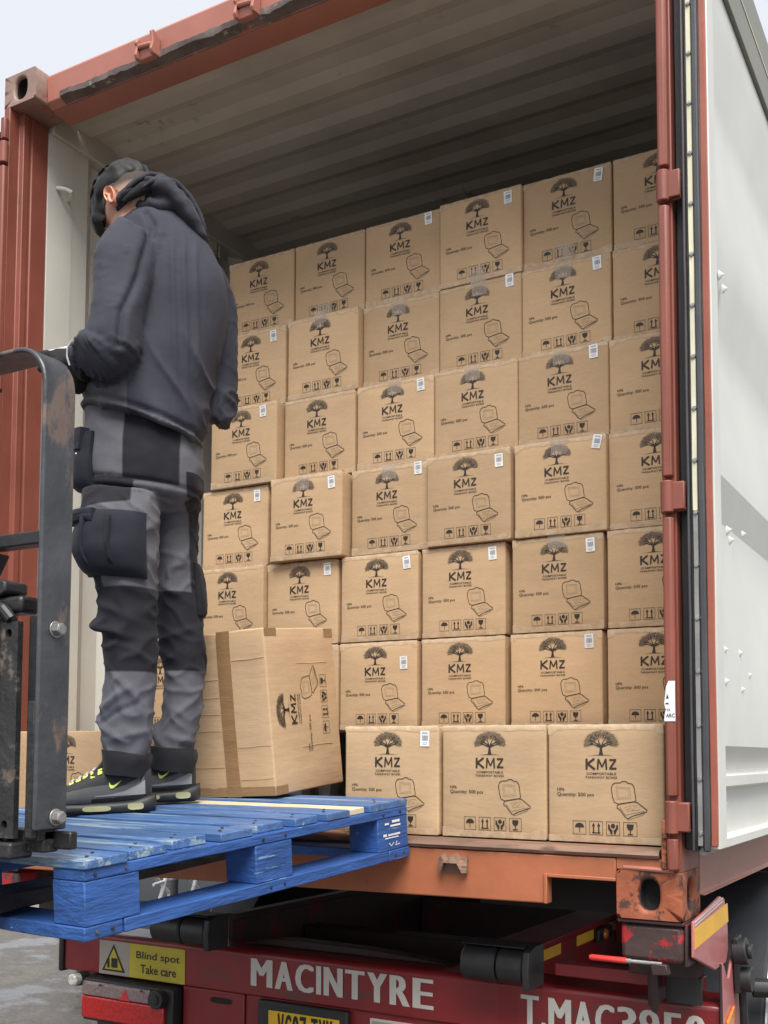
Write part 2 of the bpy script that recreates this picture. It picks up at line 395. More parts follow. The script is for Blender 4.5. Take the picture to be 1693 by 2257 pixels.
# ------------------------------------------------------------------ mesh helpers
class MB:
    """collects simple solids; build() links them as ONE mesh object"""
    def __init__(s):
        s.v = []; s.f = []; s.mi = []; s.cur = 0
    def add(s, vs, fs, mi=None):
        o = len(s.v)
        s.v += [tuple(v) for v in vs]
        s.f += [tuple(i + o for i in f) for f in fs]
        s.mi += [s.cur if mi is None else mi] * len(fs)
    def box(s, x0, x1, y0, y1, z0, z1, mat=None, mi=None):
        vs = [(x, y, z) for z in (z0, z1) for y in (y0, y1) for x in (x0, x1)]
        if mat is not None:
            vs = [tuple(mat @ Vector(v)) for v in vs]
        s.add(vs, [(0, 2, 3, 1), (4, 5, 7, 6), (0, 1, 5, 4), (2, 6, 7, 3), (0, 4, 6, 2), (1, 3, 7, 5)], mi)
    def rings(s, rings, cap=True, closed=True, mi=None):
        n = len(rings[0]); vs = [p for r in rings for p in r]; fs = []
        for i in range(len(rings) - 1):
            for j in range(n if closed else n - 1):
                a = i * n + j; b = i * n + (j + 1) % n
                fs.append((a, b, b + n, a + n))
        if cap and closed:
            fs.append(tuple(range(n - 1, -1, -1)))
            fs.append(tuple(range((len(rings) - 1) * n, len(rings) * n)))
        s.add(vs, fs, mi)
    def tube(s, path, r, n=10, mi=None, cap=True):
        rs = []
        path = [Vector(p) for p in path]
        for i, p in enumerate(path):
            d = (path[min(i + 1, len(path) - 1)] - path[max(i - 1, 0)]).normalized()
            u = d.orthogonal().normalized() if i == 0 else (u - d * u.dot(d)).normalized()
            w_ = d.cross(u)
            rr = r[i] if isinstance(r, (list, tuple)) else r
            rs.append([p + (u * math.cos(2 * PI * k / n) + w_ * math.sin(2 * PI * k / n)) * rr for k in range(n)])
        s.rings(rs, cap, True, mi)
    def prism(s, poly, lo, hi, axis, mi=None):
        """extrude a closed 2D outline along axis; outline coordinates are the other two axes in order"""
        def P(a, b, h):
            return {'x': (h, a, b), 'y': (a, h, b), 'z': (a, b, h)}[axis]
        n = len(poly)
        vs = [P(a, b, lo) for a, b in poly] + [P(a, b, hi) for a, b in poly]
        fs = [(j, (j + 1) % n, (j + 1) % n + n, j + n) for j in range(n)]
        tri = tessellate_polygon([[Vector((a, b, 0)) for a, b in poly]])
        fs += [tuple(t) for t in tri] + [tuple(i + n for i in t) for t in tri]
        s.add(vs, fs, mi)
    def build(s, name, mat, parent=None, loc=(0, 0, 0), bevel=0.0, smooth=30, segs=2):
        me = bpy.data.meshes.new(name)
        me.from_pydata(s.v, [], s.f)
        for m in (mat if isinstance(mat, (list, tuple)) else [mat]):
            me.materials.append(m)
        if max(s.mi, default=0):
            me.polygons.foreach_set('material_index', s.mi)
        bm = bmesh.new(); bm.from_mesh(me)
        bmesh.ops.recalc_face_normals(bm, faces=bm.faces)
        bm.to_mesh(me); bm.free()
        me.validate()
        return link(name, me, parent, loc, bevel, smooth, segs)

def link(name, me, parent=None, loc=(0, 0, 0), bevel=0.0, smooth=30, segs=2):
    if smooth:
        me.polygons.foreach_set('use_smooth', [True] * len(me.polygons))
        me.set_sharp_from_angle(angle=math.radians(smooth))
    o = bpy.data.objects.new(name, me)
    COL.objects.link(o)
    o.location = loc
    if parent is not None:
        o.parent = parent
    if bevel:
        b = o.modifiers.new('bevel', 'BEVEL')
        b.width = bevel; b.segments = segs; b.limit_method = 'ANGLE'; b.angle_limit = math.radians(40)
        b.harden_normals = False
    return o

def tag(o, label=None, cat=None, group=None, kind=None):
    if label: o['label'] = label
    if cat: o['category'] = cat
    if group: o['group'] = group
    if kind: o['kind'] = kind
    return o

def thing(name, label, cat, loc=(0, 0, 0), rot=(0, 0, 0), group=None):
    o = bpy.data.objects.new(name, None)
    COL.objects.link(o)
    o.location = loc; o.rotation_euler = rot
    o.empty_display_size = 0.1
    return tag(o, label, cat, group)

def boxpart(name, x0, x1, y0, y1, z0, z1, mat, parent, bevel=0.003):
    m = MB(); m.box(x0, x1, y0, y1, z0, z1)
    return m.build(name, mat, parent, bevel=bevel)

_text_cache = {}
def text2d(s, bold=0.0):
    """outline of a line of text as (verts, faces, width, height), cap height 1"""
    key = (s, bold)
    if key in _text_cache:
        return _text_cache[key]
    c = bpy.data.curves.new('t', 'FONT')
    c.body = s; c.size = 1.0; c.offset = bold; c.resolution_u = 3
    c.fill_mode = 'FRONT'
    o = bpy.data.objects.new('t', c); COL.objects.link(o)
    dg = bpy.context.evaluated_depsgraph_get(); dg.update()
    me = o.evaluated_get(dg).to_mesh()
    vs = [(v.co.x, v.co.y) for v in me.vertices]
    fs = [tuple(p.vertices) for p in me.polygons]
    o.evaluated_get(dg).to_mesh_clear()
    bpy.data.objects.remove(o); bpy.data.curves.remove(c)
    x0 = min(v[0] for v in vs); x1 = max(v[0] for v in vs)
    y0 = min(v[1] for v in vs); y1 = max(v[1] for v in vs)
    vs = [((x - x0) / (x1 - x0), (y - y0) / (y1 - y0)) for x, y in vs]
    _text_cache[key] = (vs, fs)
    return vs, fs

class Ink:
    """flat print in a (u, v) plane"""
    def __init__(s): s.v = []; s.f = []; s.mi = []
    def add(s, vs, fs, mi=0):
        o = len(s.v); s.v += list(vs); s.f += [tuple(i + o for i in f) for f in fs]; s.mi += [mi] * len(fs)
    def poly(s, pts, mi=0):
        tri = tessellate_polygon([[Vector((a, b, 0)) for a, b in pts]])
        s.add(pts, [tuple(t) for t in tri], mi)
    def rect(s, a0, b0, a1, b1, mi=0):
        s.add([(a0, b0), (a1, b0), (a1, b1), (a0, b1)], [(0, 1, 2, 3)], mi)
    def text(s, t, a0, b0, a1, b1, bold=0.0, mi=0):
        vs, fs = text2d(t, bold)
        s.add([(a0 + x * (a1 - a0), b0 + y * (b1 - b0)) for x, y in vs], fs, mi)
    def stroke(s, pts, w, closed=False, mi=0):
        pts = [Vector((p[0], p[1])) for p in pts]
        n = len(pts); vs = []; fs = []
        for i, p in enumerate(pts):
            if closed:
                d = pts[(i + 1) % n] - pts[i - 1]
            else:
                d = pts[min(i + 1, n - 1)] - pts[max(i - 1, 0)]
            if d.length < 1e-9: d = Vector((1, 0))
            d.normalize(); nn = Vector((-d.y, d.x))
            ww = w[i] if isinstance(w, (list, tuple)) else w
            vs += [tuple(p + nn * ww / 2), tuple(p - nn * ww / 2)]
        for i in range(n if closed else n - 1):
            j = (i + 1) % n
            fs.append((2 * i, 2 * i + 1, 2 * j + 1, 2 * j))
        s.add(vs, fs, mi)
    def mesh(s, name, mats, fn):
        me = bpy.data.meshes.new(name)
        me.from_pydata([fn(a, b) for a, b in s.v], [], s.f)
        for m in mats: me.materials.append(m)
        me.polygons.foreach_set('material_index', s.mi)
        me.validate()
        return me

# ================================================================== ground and sky dome
def ground():
    m = MB()
    n = 24; R_ = 600.0
    m.add([(0, 0, 0)] + [(R_ * math.cos(2 * PI * k / n), R_ * math.sin(2 * PI * k / n), 0) for k in range(n)],
          [(0, 1 + k, 1 + (k + 1) % n) for k in range(n)])
    g = m.build('ground', M['ground'], smooth=0)
    tag(g, 'wet grey concrete yard with shallow puddles', None, None, 'structure')
ground()

# ================================================================== container
HC = 2.896
CT = thing('shipping_container', 'open red and white shipping container loaded with stacked cartons', 'shipping container', (0, 0, BZ))

def hole_face(m, cx, cz, hx, hz, ox, oz, to3, depth, mi_face=0, mi_hole=1):
    """rectangular plate with an oval hole, its depth coloured near-black for shade"""
    angs = sorted(set([2 * PI * k / 36 for k in range(36)] + [math.atan2(sz * hz, sx * hx) % (2 * PI) for sx in (-1, 1) for sz in (-1, 1)]))
    out = []; inn = []
    for a in angs:
        c, s_ = math.cos(a), math.sin(a)
        t = 1 / max(abs(c) / hx, abs(s_) / hz)
        out.append((cx + c * t, cz + s_ * t))
        # stadium-like oval
        e = 2.6
        rr = (abs(c / ox) ** e + abs(s_ / oz) ** e) ** (-1 / e)
        inn.append((cx + c * rr, cz + s_ * rr))
    n = len(angs)
    vs = [to3(a, b, 0) for a, b in out] + [to3(a, b, 0) for a, b in inn]
    m.add(vs, [(k, (k + 1) % n, (k + 1) % n + n, k + n) for k in range(n)], mi_face)
    vs = [to3(a, b, 0) for a, b in inn] + [to3(a, b, depth * 0.3) for a, b in inn]
    m.add(vs, [(k, (k + 1) % n, (k + 1) % n + n, k + n) for k in range(n)], mi_face)
    vs = [to3(a, b, depth * 0.3) for a, b in inn] + [to3(a, b, depth) for a, b in inn]
    m.add(vs, [(k, (k + 1) % n, (k + 1) % n + n, k + n) for k in range(n)] + [tuple(range(n, 2 * n))], mi_hole)

def casting(sx, z0, mat, hole=(0.031, 0.040), side=True):
    x0, x1 = (1.219 - 0.162, 1.219) if sx > 0 else (-1.219, -1.219 + 0.162)
    m = MB(); cx = (x0 + x1) / 2; z1 = z0 + 0.118; cz = (z0 + z1) / 2
    hole_face(m, cx, cz, 0.081, 0.059, hole[0], hole[1], lambda a, b, d: (a, d, b), 0.05)
    xo = 1.219 * sx
    hole_face(m, 0.089, cz, 0.089, 0.059, 0.034, 0.040, lambda a, b, d: (xo - sx * d, a, b), 0.05)
    xi = x0 if sx > 0 else x1
    m.add([(xi, 0, z0), (xi, .178, z0), (xi, .178, z1), (xi, 0, z1)], [(0, 1, 2, 3)], 0)
    m.add([(x0, 0, z0), (x1, 0, z0), (x1, .178, z0), (x0, .178, z0)], [(0, 1, 2, 3)], 0)
    m.add([(x0, 0, z1), (x1, 0, z1), (x1, .178, z1), (x0, .178, z1)], [(0, 1, 2, 3)], 0)
    m.add([(x0, .178, z0), (x1, .178, z0), (x1, .178, z1), (x0, .178, z1)], [(0, 1, 2, 3)], 0)
    # weld the seams so that the bevel rounds the corners
    me_o = m.build('corner_casting', [mat, M['dark_hole']], CT, smooth=35)
    bm = bmesh.new(); bm.from_mesh(me_o.data)
    bmesh.ops.remove_doubles(bm, verts=bm.verts, dist=0.0004)
    bmesh.ops.recalc_face_normals(bm, faces=bm.faces)
    bm.to_mesh(me_o.data); bm.free()
    b = me_o.modifiers.new('bevel', 'BEVEL'); b.width = 0.011; b.segments = 3; b.limit_method = 'ANGLE'; b.angle_limit = math.radians(60)
    return me_o
casting(-1, HC - 0.118, M['top_casting'])
casting(1, HC - 0.118, M['top_casting'])
c_ = casting(1, 0.0, M['rusty_casting'], (0.025, 0.038))
casting(-1, 0.0, M['rusty_casting'])

# corner posts: J-shaped section, outer lug edge in front and a recessed inner face
def post(sx):
    prof = [(1.219, 0.0), (1.19, 0.0), (1.19, 0.048), (1.170, 0.052), (1.170, 0.079), (1.1735, 0.082), (1.1735, 0.092), (1.170, 0.095), (1.170, 0.172), (1.219, 0.172)]
    m = MB()
    m.prism([(sx * a, b) for a, b in prof], 0.118, HC - 0.118, 'z')
    return m.build('corner_post', M['red_post'], CT, bevel=0.004)
post(-1); pr = post(1)

# hinge pipes on the posts: pin rods between the hinge blocks
def hinge_set(sx, zs):
    segs = []
    prev = HC - 0.16
    for zc in zs:
        segs.append((zc + 0.046, prev)); prev = zc - 0.046
    segs.append((0.12, prev))
    m = MB()
    for a, b in segs:
        if b - a > 0.05:
            m.prism([(sx * x, y) for x, y in [(1.188, -0.020), (1.193, -0.025), (1.208, -0.025), (1.215, -0.018), (1.215, -0.0015), (1.188, -0.0015)]], a + 0.006, b - 0.006, 'z')
    m.build('hinge_cover', M['red_post'], CT, bevel=0.003)
    for zc in zs:
        h = MB()
        h.tube([(sx * 1.200, -0.014, zc - 0.040), (sx * 1.200, -0.014, zc + 0.040)], 0.0165, 16)
        a, b = sorted((sx * 1.205, sx * 1.243))
        h.box(a, b, -0.020, -0.006, zc - 0.034, zc + 0.036)
        h.box(a, b, -0.006, 0.004, zc + 0.026, zc + 0.037)
        h.box(a, b, -0.006, 0.004, zc - 0.036, zc - 0.026)
        h.build('hinge', M['red_post'], CT, bevel=0.003)
hinge_set(1, [2.62, 1.832, 1.039, 0.252])
hinge_set(-1, [2.60, 1.75, 1.0, 0.3])

# header: gutter-like beam, its front face battered along the lower edge
m = MB()
m.prism([(0.055, 2.782), (0.050, HC - 0.022), (0.062, HC - 0.006), (0.178, HC - 0.006), (0.178, 2.757), (0.165, 2.754), (0.075, 2.762)], -1.0562, 1.0562, 'x')
m.build('door_header', M['red_header'], CT, bevel=0.004)
def battered():
    random.seed(3)
    m = MB(); n = 150; rs = []
    for i in range(n + 1):
        x = -0.98 + i * 2.0 / n
        a = 0.004 + 0.008 * noise.noise(Vector((x * 9, 0, 0))) + 0.004 * noise.noise(Vector((x * 40, 3, 0)))
        up = 0.020 + 0.012 * noise.noise(Vector((x * 12, 7, 0))) + 0.006 * noise.noise(Vector((x * 50, 9, 0)))
        rs.append([(x, 0.0535, 2.782 + up), (x, 0.046 - a, 2.786 + up * .45), (x, 0.045 - a * .6, 2.771 + a), (x, 0.080, 2.7605), (x, 0.083, 2.7632), (x, 0.06, 2.786)])
    m.rings(rs)
    m.build('header_lip', M['scuffed_edge'], CT, smooth=50)
battered()
# locking-bar cam keepers on the header and the sill
def keeper(x, z, mat, up=1):
    m = MB()
    for s_ in (-1, 1):
        pts = [(0.050, z - 0.030), (0.012, z - 0.034), (0.004, z - 0.020), (0.012, z + 0.012), (0.004, z + 0.022 + 0.02 * (s_ > 0)), (0.014, z + 0.038 + 0.014 * (s_ > 0)), (0.050, z + 0.034)]
        m.prism(pts, x + s_ * 0.034 - 0.006, x + s_ * 0.034 + 0.006, 'x')
    m.prism([(0.028, z - 0.032), (0.020, z - 0.004), (0.028, z + 0.026), (0.050, z + 0.030), (0.050, z - 0.032)], x - 0.034, x + 0.034, 'x')
    m.tube([(x - 0.028, 0.016, z + 0.010), (x + 0.028, 0.018, z + 0.004)], 0.009, 10)
    return m.build('cam_keeper', mat, CT, bevel=0.003)
for x in (-0.555, -0.135, 0.30, 0.72):
    keeper(x, 2.805, M['red_header'])

# sill
m = MB()
outline = [(-1.0562, 0.0), (0.876, 0.020), (0.876, 0.090), (1.0562, 0.094), (1.0562, 0.146), (-1.0562, 0.146)]
m.prism(outline, 0.0, 0.035, 'y')
m.build('door_sill', M['orange_sill'], CT, bevel=0.004)
m = MB()
m.box(0.876, 1.0562, -0.006, 0.0, 0.088, 0.097); m.box(0.868, 0.877, -0.006, 0.03, 0.020, 0.097)
m.build('pocket_frame', M['orange_sill'], CT, bevel=0.002)
boxpart('pocket_shade', 0.60, 1.10, 0.20, 0.21, -0.02, 0.12, M['dark_hole'], CT, 0)  # black sheet behind the open notch, standing in for the shade there
m = MB(); m.box(1.0567, 1.1695, 0.002, 0.035, 0.1185, 0.1475); m.build('sill_end', M['orange_sill'], CT, bevel=0.002)
m = MB(); m.box(1.172, 1.186, -0.012, -0.0005, 0.125, 0.20); m.box(1.176, 1.190, -0.022, -0.002, 0.20, 0.245); m.build('post_lug', M['rusty_casting'], CT, bevel=0.003)
def sill_lip():
    m = MB(); n = 120; rs = []
    for i in range(n + 1):
        x = -1.165 + i * 2.33 / n
        a = 0.004 * noise.noise(Vector((x * 14, 1, 0))) + 0.002 * noise.noise(Vector((x * 60, 2, 0)))
        rs.append([(x, -0.004 + a, 0.1485), (x, -0.010 + a * 1.5, 0.157), (x, -0.004 - a, 0.167 + a), (x, 0.02, 0.1725), (x, 0.14, 0.1725), (x, 0.14, 0.1485)])
    m.rings(rs)
    m.build('sill_lip', M['sill_lip'], CT, smooth=50)
sill_lip()
# battered lock pocket on the sill
m = MB()
random.seed(8)
rs = []
for i in range(9):
    x = 0.573 + i * 0.082 / 8
    h = 0.122 + 0.010 * math.sin(i * 1.7) + random.uniform(-.004, .004)
    d = 0.030 * (1 - ((i - 4) / 5.0) ** 2) + random.uniform(0, 0.006)
    lo = 0.100 + (0.012 if 2 <= i <= 6 else -0.014)
    rs.append([(x, 0.004, h + 0.008), (x, -d, h), (x, -d - 0.004, lo), (x, -d + 0.006, lo - 0.002), (x, -d + .010, h - 0.008), (x, 0.004, h - 0.006)])
m.rings(rs)
m.box(0.577, 0.651, 0.0005 - 0.004, 0.004, 0.082, 0.128)
m.build('lock_pocket', M['sill_lip'], CT, smooth=25)
# weld line above the right casting
m = MB(); m.tube([(1.075, 0.004, 0.124), (1.15, -0.002, 0.123), (1.20, -0.002, 0.121)], 0.006, 8); m.build('weld_bead', M['red_header'], CT)

# floor, walls, roof
boxpart('container_floor', -1.165, 1.165, 0.142, 6.0, 0.14, 0.174, M['floor_wood'], CT, 0)
def corrugated(name, axis, y0, y1, period, depth, lo, hi, base, mat, sgn):
    """trapezoid sheet; profile runs along y"""
    pts = []; y = y0; a = period * 0.30; b = period * 0.20
    while y < y1:
        pts += [(y, 0), (y + a, 0), (y + a + b, depth), (y + 2 * a + b, depth)]
        y += period
    pts = pts
    prof = [(p, base + sgn * d) for p, d in pts] + [(p, base + sgn * (d + 0.004)) for p, d in reversed(pts)]
    m = MB()
    n = len(pts)
    vs = []
    for (p, d) in pts:
        q = base + sgn * d
        if axis == 'x':
            vs += [(lo, p, q), (hi, p, q), (hi, p, q + sgn * 0.004), (lo, p, q + sgn * 0.004)]
        else:
            vs += [(q, p, lo), (q, p, hi), (q + sgn * 0.004, p, hi), (q + sgn * 0.004, p, lo)]
    fs = []
    for i in range(n - 1):
        for k in range(4):
            j = (k + 1) % 4
            fs.append((i * 4 + k, i * 4 + j, i * 4 + 4 + j, i * 4 + 4 + k))
    m.add(vs, fs)
    return m.build(name, mat, CT, smooth=0, bevel=0.006, segs=2)
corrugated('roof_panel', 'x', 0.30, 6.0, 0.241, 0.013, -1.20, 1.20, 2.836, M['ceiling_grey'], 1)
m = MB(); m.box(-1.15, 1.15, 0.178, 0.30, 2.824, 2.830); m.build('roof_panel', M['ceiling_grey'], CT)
corrugated('side_wall', 'y', 0.30, 6.0, 0.278, 0.036, 0.16, 2.76, -1.168, M['inside_grey'], -1)
corrugated('side_wall', 'y', 0.30, 6.0, 0.278, 0.036, 0.16, 2.76, 1.168, M['inside_grey'], 1)
for sx in (-1, 1):
    a, b = sorted((sx * 1.166, sx * 1.205))
    m = MB(); m.box(a, b, 0.173, 0.30, 0.16, 2.756); m.build('wall_return', M['inside_grey'], CT)
    m = MB()
    m.prism([(sx * 1.150, 2.757), (sx * 1.150, 2.875), (sx * 1.215, 2.875), (sx * 1.215, 2.757)], 0.18, 6.0, 'y')
    m.build('top_rail', M['ceiling_grey'], CT, bevel=0.006)
    m = MB()
    m.prism([(sx * 1.170, 0.158), (sx * 1.219, 0.158), (sx * 1.219, 0.052), (sx * 1.232, 0.046), (sx * 1.170, 0.046)], 0.180, 6.0, 'y')
    m.build('bottom_rail', grime('rail_paint', (0.33, 0.155, 0.115), 0.45, 0.15, 4, wear=(0.12, 0.05, 0.03), wear_amt=0.64, wear_scale=12, wear_stretch=(1, 1, 0.35), bump=0.2) if sx < 0 else bpy.data.materials['rail_paint'], CT, bevel=0.003)
boxpart('end_wall', -1.165, 1.165, 6.0, 6.03, 0.14, 2.85, M['inside_grey'], CT, 0)
# lashing ring, corner gusset and small tag on the left inside
m = MB()
m.tube([(-1.163, 0.215, 2.56), (-1.13, 0.225, 2.552), (-1.115, 0.24, 2.545), (-1.13, 0.262, 2.54), (-1.163, 0.275, 2.538)], 0.008, 10)
m.build('lashing_ring', M['inside_grey'], CT)
m = MB()
pts = [(-1.163 + 0.10 * (1 - math.cos(t)), 0.62, 2.76 - 0.20 + 0.20 * math.sin(t)) for t in [k * PI / 20 for k in range(11)]]
m.tube(pts, 0.010, 8)
m.build('lashing_ring', M['inside_grey'], CT)
m = MB()
m.tube([(-1.163, 1.20, 2.70), (-1.12, 1.20, 2.70)], 0.004, 6)
m.box(-1.125, -1.115, 1.17, 1.23, 2.66, 2.72)
m.build('vent_cover', plain('vent_paint', (0.30, 0.30, 0.28), 0.5), CT, bevel=0.004)

# the right-hand door, folded back along the container's side: inner face towards +x
DR = bpy.data.objects.new('door', None); COL.objects.link(DR); DR.parent = CT; DR.location = (0, 0, 0); tag(DR, 'white door folded back along the right side, red edge and rubber seals')
XD = 1.307
def door_profile():
    # z outline of the inner face: flat lands with troughs, seen as grey bands
    zs = [(0.178, 0), (0.198, 0), (0.203, -.030), (0.318, -.030), (0.327, 0.0), (0.358, 0.0)]
    bands = [(0.365, 0.428), (1.010, 1.106), (1.531, 1.645), (2.181, 2.333)]
    out = [(0.178, 0), (0.198, 0), (0.203, -.030), (0.318, -.030), (0.327, 0.0), (0.364, 0.0)]
    out = out[:-1] + [(0.352, 0.0), (0.358, -0.032), (0.366, -0.032), (0.426, 0.0)]
    for lo, hi in bands[1:]:
        out += [(lo - 0.345, 0.0), (lo - 0.110, -0.030), (lo, -0.030), (hi, 0.0)]
    out += [(2.425, 0.0)]
    return out
prof = door_profile()
m = MB()
rs = []
ys = [0.078, 0.09, 0.40, 0.80, 1.12, 1.13]
for y in ys:
    rs.append([(XD + (d if 0.08 < y < 1.125 else 0.0), y, z) for z, d in prof])
vs = [p for r in rs for p in r]; n = len(prof)
fs = [(i * n + j, i * n + j + 1, (i + 1) * n + j + 1, (i + 1) * n + j) for i in range(len(ys) - 1) for j in range(n - 1)]
m.add(vs, fs)
m.build('door_panel', M['door_white'], DR, smooth=15)
m = MB()
m.box(1.272, XD + 0.0025, 0.006, 0.0785, 0.178, 2.425)
m.build('door_stile', M['door_white'], DR, bevel=0.002)
m = MB()
m.box(1.272, XD + 0.0025, 1.13, 1.17, 0.178, 2.425)
m.build('door_stile', M['door_white'], DR, bevel=0.002)
m = MB()
m.box(1.25, 1.257, 0.0, 1.17, 0.18, 2.68)
m.build('door_skin', M['red_post'], DR)
m = MB()
m.box(1.272, XD + 0.012, 0.004, 1.17, 2.4275, 2.535)
m.box(1.272, XD + 0.004, 0.004, 1.17, 2.541, 2.69)
m.build('door_rail', M['door_olive'], DR, bevel=0.003)
m = MB(); m.box(XD + 0.0045, XD + 0.014, 0.004, 1.17, 2.5355, 2.5405); m.build('rail_seam', M['strip_cream'], DR)
def strip(name, x0, x1, y0, y1, mat, z0=0.172, z1=2.70, bev=0.003):
    m = MB(); n = 40; rs = []
    for i in range(n + 1):
        z = z0 + (z1 - z0) * i / n
        wob = 0.0012 * noise.noise(Vector((x0 * 50, 0, z * 6)))
        rs.append([(x0 + wob, y1, z), (x0 + wob, y0, z), (x1 + wob, y0, z), (x1 + wob, y1, z)])
    m.rings(rs)
    return m.build(name, mat, DR, bevel=bev, smooth=30)
strip('door_gasket', 1.2205, 1.2445, 0.030, 0.050, M['rubber'])  # black strip added in the post-to-door gap, standing in for its shade
strip('door_gasket', 1.2455, 1.2525, -0.010, 0.030, M['gasket_grey'], bev=0.003)
strip('door_gasket', 1.2535, 1.2585, -0.004, 0.030, M['rubber'], bev=0.002)
strip('gasket_retainer', 1.2590, 1.2715, -0.0065, 0.004, M['strip_cream'], z0=1.0, bev=0.0015)
strip('gasket_retainer', 1.2590, 1.2715, -0.0065, 0.004, grime('retainer_steel', (0.30, 0.30, 0.29), 0.38, 0.2, 7, metal=0.5, wear=(0.5, 0.5, 0.48), wear_amt=0.62, bump=0.2), z0=0.185, z1=0.994, bev=0.0015)
strip('door_gasket', 1.2722, 1.2885, -0.010, 0.004, M['gasket_grey'], bev=0.004)
strip('door_edge', 1.2892, 1.3062, -0.002, 0.005, grime('edge_red', (0.29, 0.085, 0.055), 0.45, 0.12, 5, wear=(0.55, 0.45, 0.40), wear_amt=0.72, wear_scale=16, wear_stretch=(1, 1, .4), bump=0.15), z0=0.185, bev=0.002)
for k in range(19):
    z = 0.215 + k * 0.130
    m = MB()
    m.tube([(1.2665, -0.0066, z), (1.2665, -0.0105, z)], [0.0068, 0.0052], 10)
    m.tube([(1.2665, -0.0100, z), (1.2665, -0.0125, z)], [0.0035, 0.0030], 8)
    m.build('bolt', M['steel'], DR)
# dents punched into the door's face by the load
random.seed(5)
for (y, z, s_) in [(0.115, 1.63, .016), (0.16, 1.61, .015), (0.155, 0.975, .016), (0.185, 0.955, .015), (0.10, 0.665, .012), (0.10, 0.585, .014), (0.28, 0.67, .013), (0.30, 0.575, .013), (0.165, 0.277, .017), (0.17, 0.232, .014), (0.40, 0.62, .012), (0.35, 1.0, .012)]:
    m = MB(); n = 10; rs = []
    x0 = XD - (0.026 if 0.2 < z < 0.32 else 0.0)
    for i in range(6):
        t = i / 5
        rr = s_ * (1 - t) * (0.55 + 0.45 * (1 - t)) + 0.001
        rs.append([(x0 - 0.002 + s_ * 0.75 * t ** 0.8, y + 0.012 * t + rr * 0.6 * math.cos(2 * PI * k / n), z + 0.3 * s_ * t + rr * 0.8 * math.sin(2 * PI * k / n)) for k in range(n)])
    m.rings(rs)
    m.build('dent', M['door_white'], DR, smooth=60)
# water-cracked line of sealant along the door's foot
m = MB(); pts = []
for i in range(30):
    y = 0.02 + i * 0.035
    pts.append((1.262 + 0.006 * noise.noise(Vector((y * 20, 0, 0))), y, 0.170 + 0.004 * noise.noise(Vector((y * 30, 4, 0)))))
m.tube(pts, 0.010, 6)
m.build('sealant_bead', plain('sealant', (0.42, 0.40, 0.37), 0.45, bump=0.5, bscale=60), DR)
# left-hand door folded back on the far side: only its seal and edge show
DL = bpy.data.objects.new('door', None); COL.objects.link(DL); DL.parent = CT; tag(DL, 'left door folded back, only its black seal showing')
m = MB(); m.box(-1.262, -1.238, -0.012, 0.02, 0.2, 2.70); m.build('door_gasket', M['rubber'], DL, bevel=0.006)
m = MB(); m.box(-1.30, -1.263, -0.002, 1.17, 0.18, 2.70); m.build('door_panel', M['red_post'], DL, bevel=0.003)
# torn paper sticker on the right post
ik = Ink()
pts = [(0.03, 0.0), (1.0, 0.0), (1.0, 1.0), (0.42, 1.0), (0.20, 0.86), (0.10, 0.62), (0.02, 0.45), (0.12, 0.30), (0.0, 0.05)]
ik.poly(pts, 0)
st = ik.mesh('post_sticker', [M['paper']], lambda a, b: (1.188 + a * 0.027, -0.0262, 0.485 + b * 0.098))
sto = link('post_sticker', st, CT, smooth=0)
ik = Ink()
ik.rect(0.14, .42, .42, .455); ik.text('rca', .14, .25, .55, .31); ik.text('ARC', .16, .09, .95, .19, .02); ik.poly([(.2, .56), (.42, .56), (.38, .66), (.34, .60), (.30, .70)])
sm = ik.mesh('sticker_print', [M['black_print']], lambda a, b: (1.188 + a * 0.027, -0.0267, 0.485 + b * 0.098))
link('sticker_print', sm, sto, smooth=0)

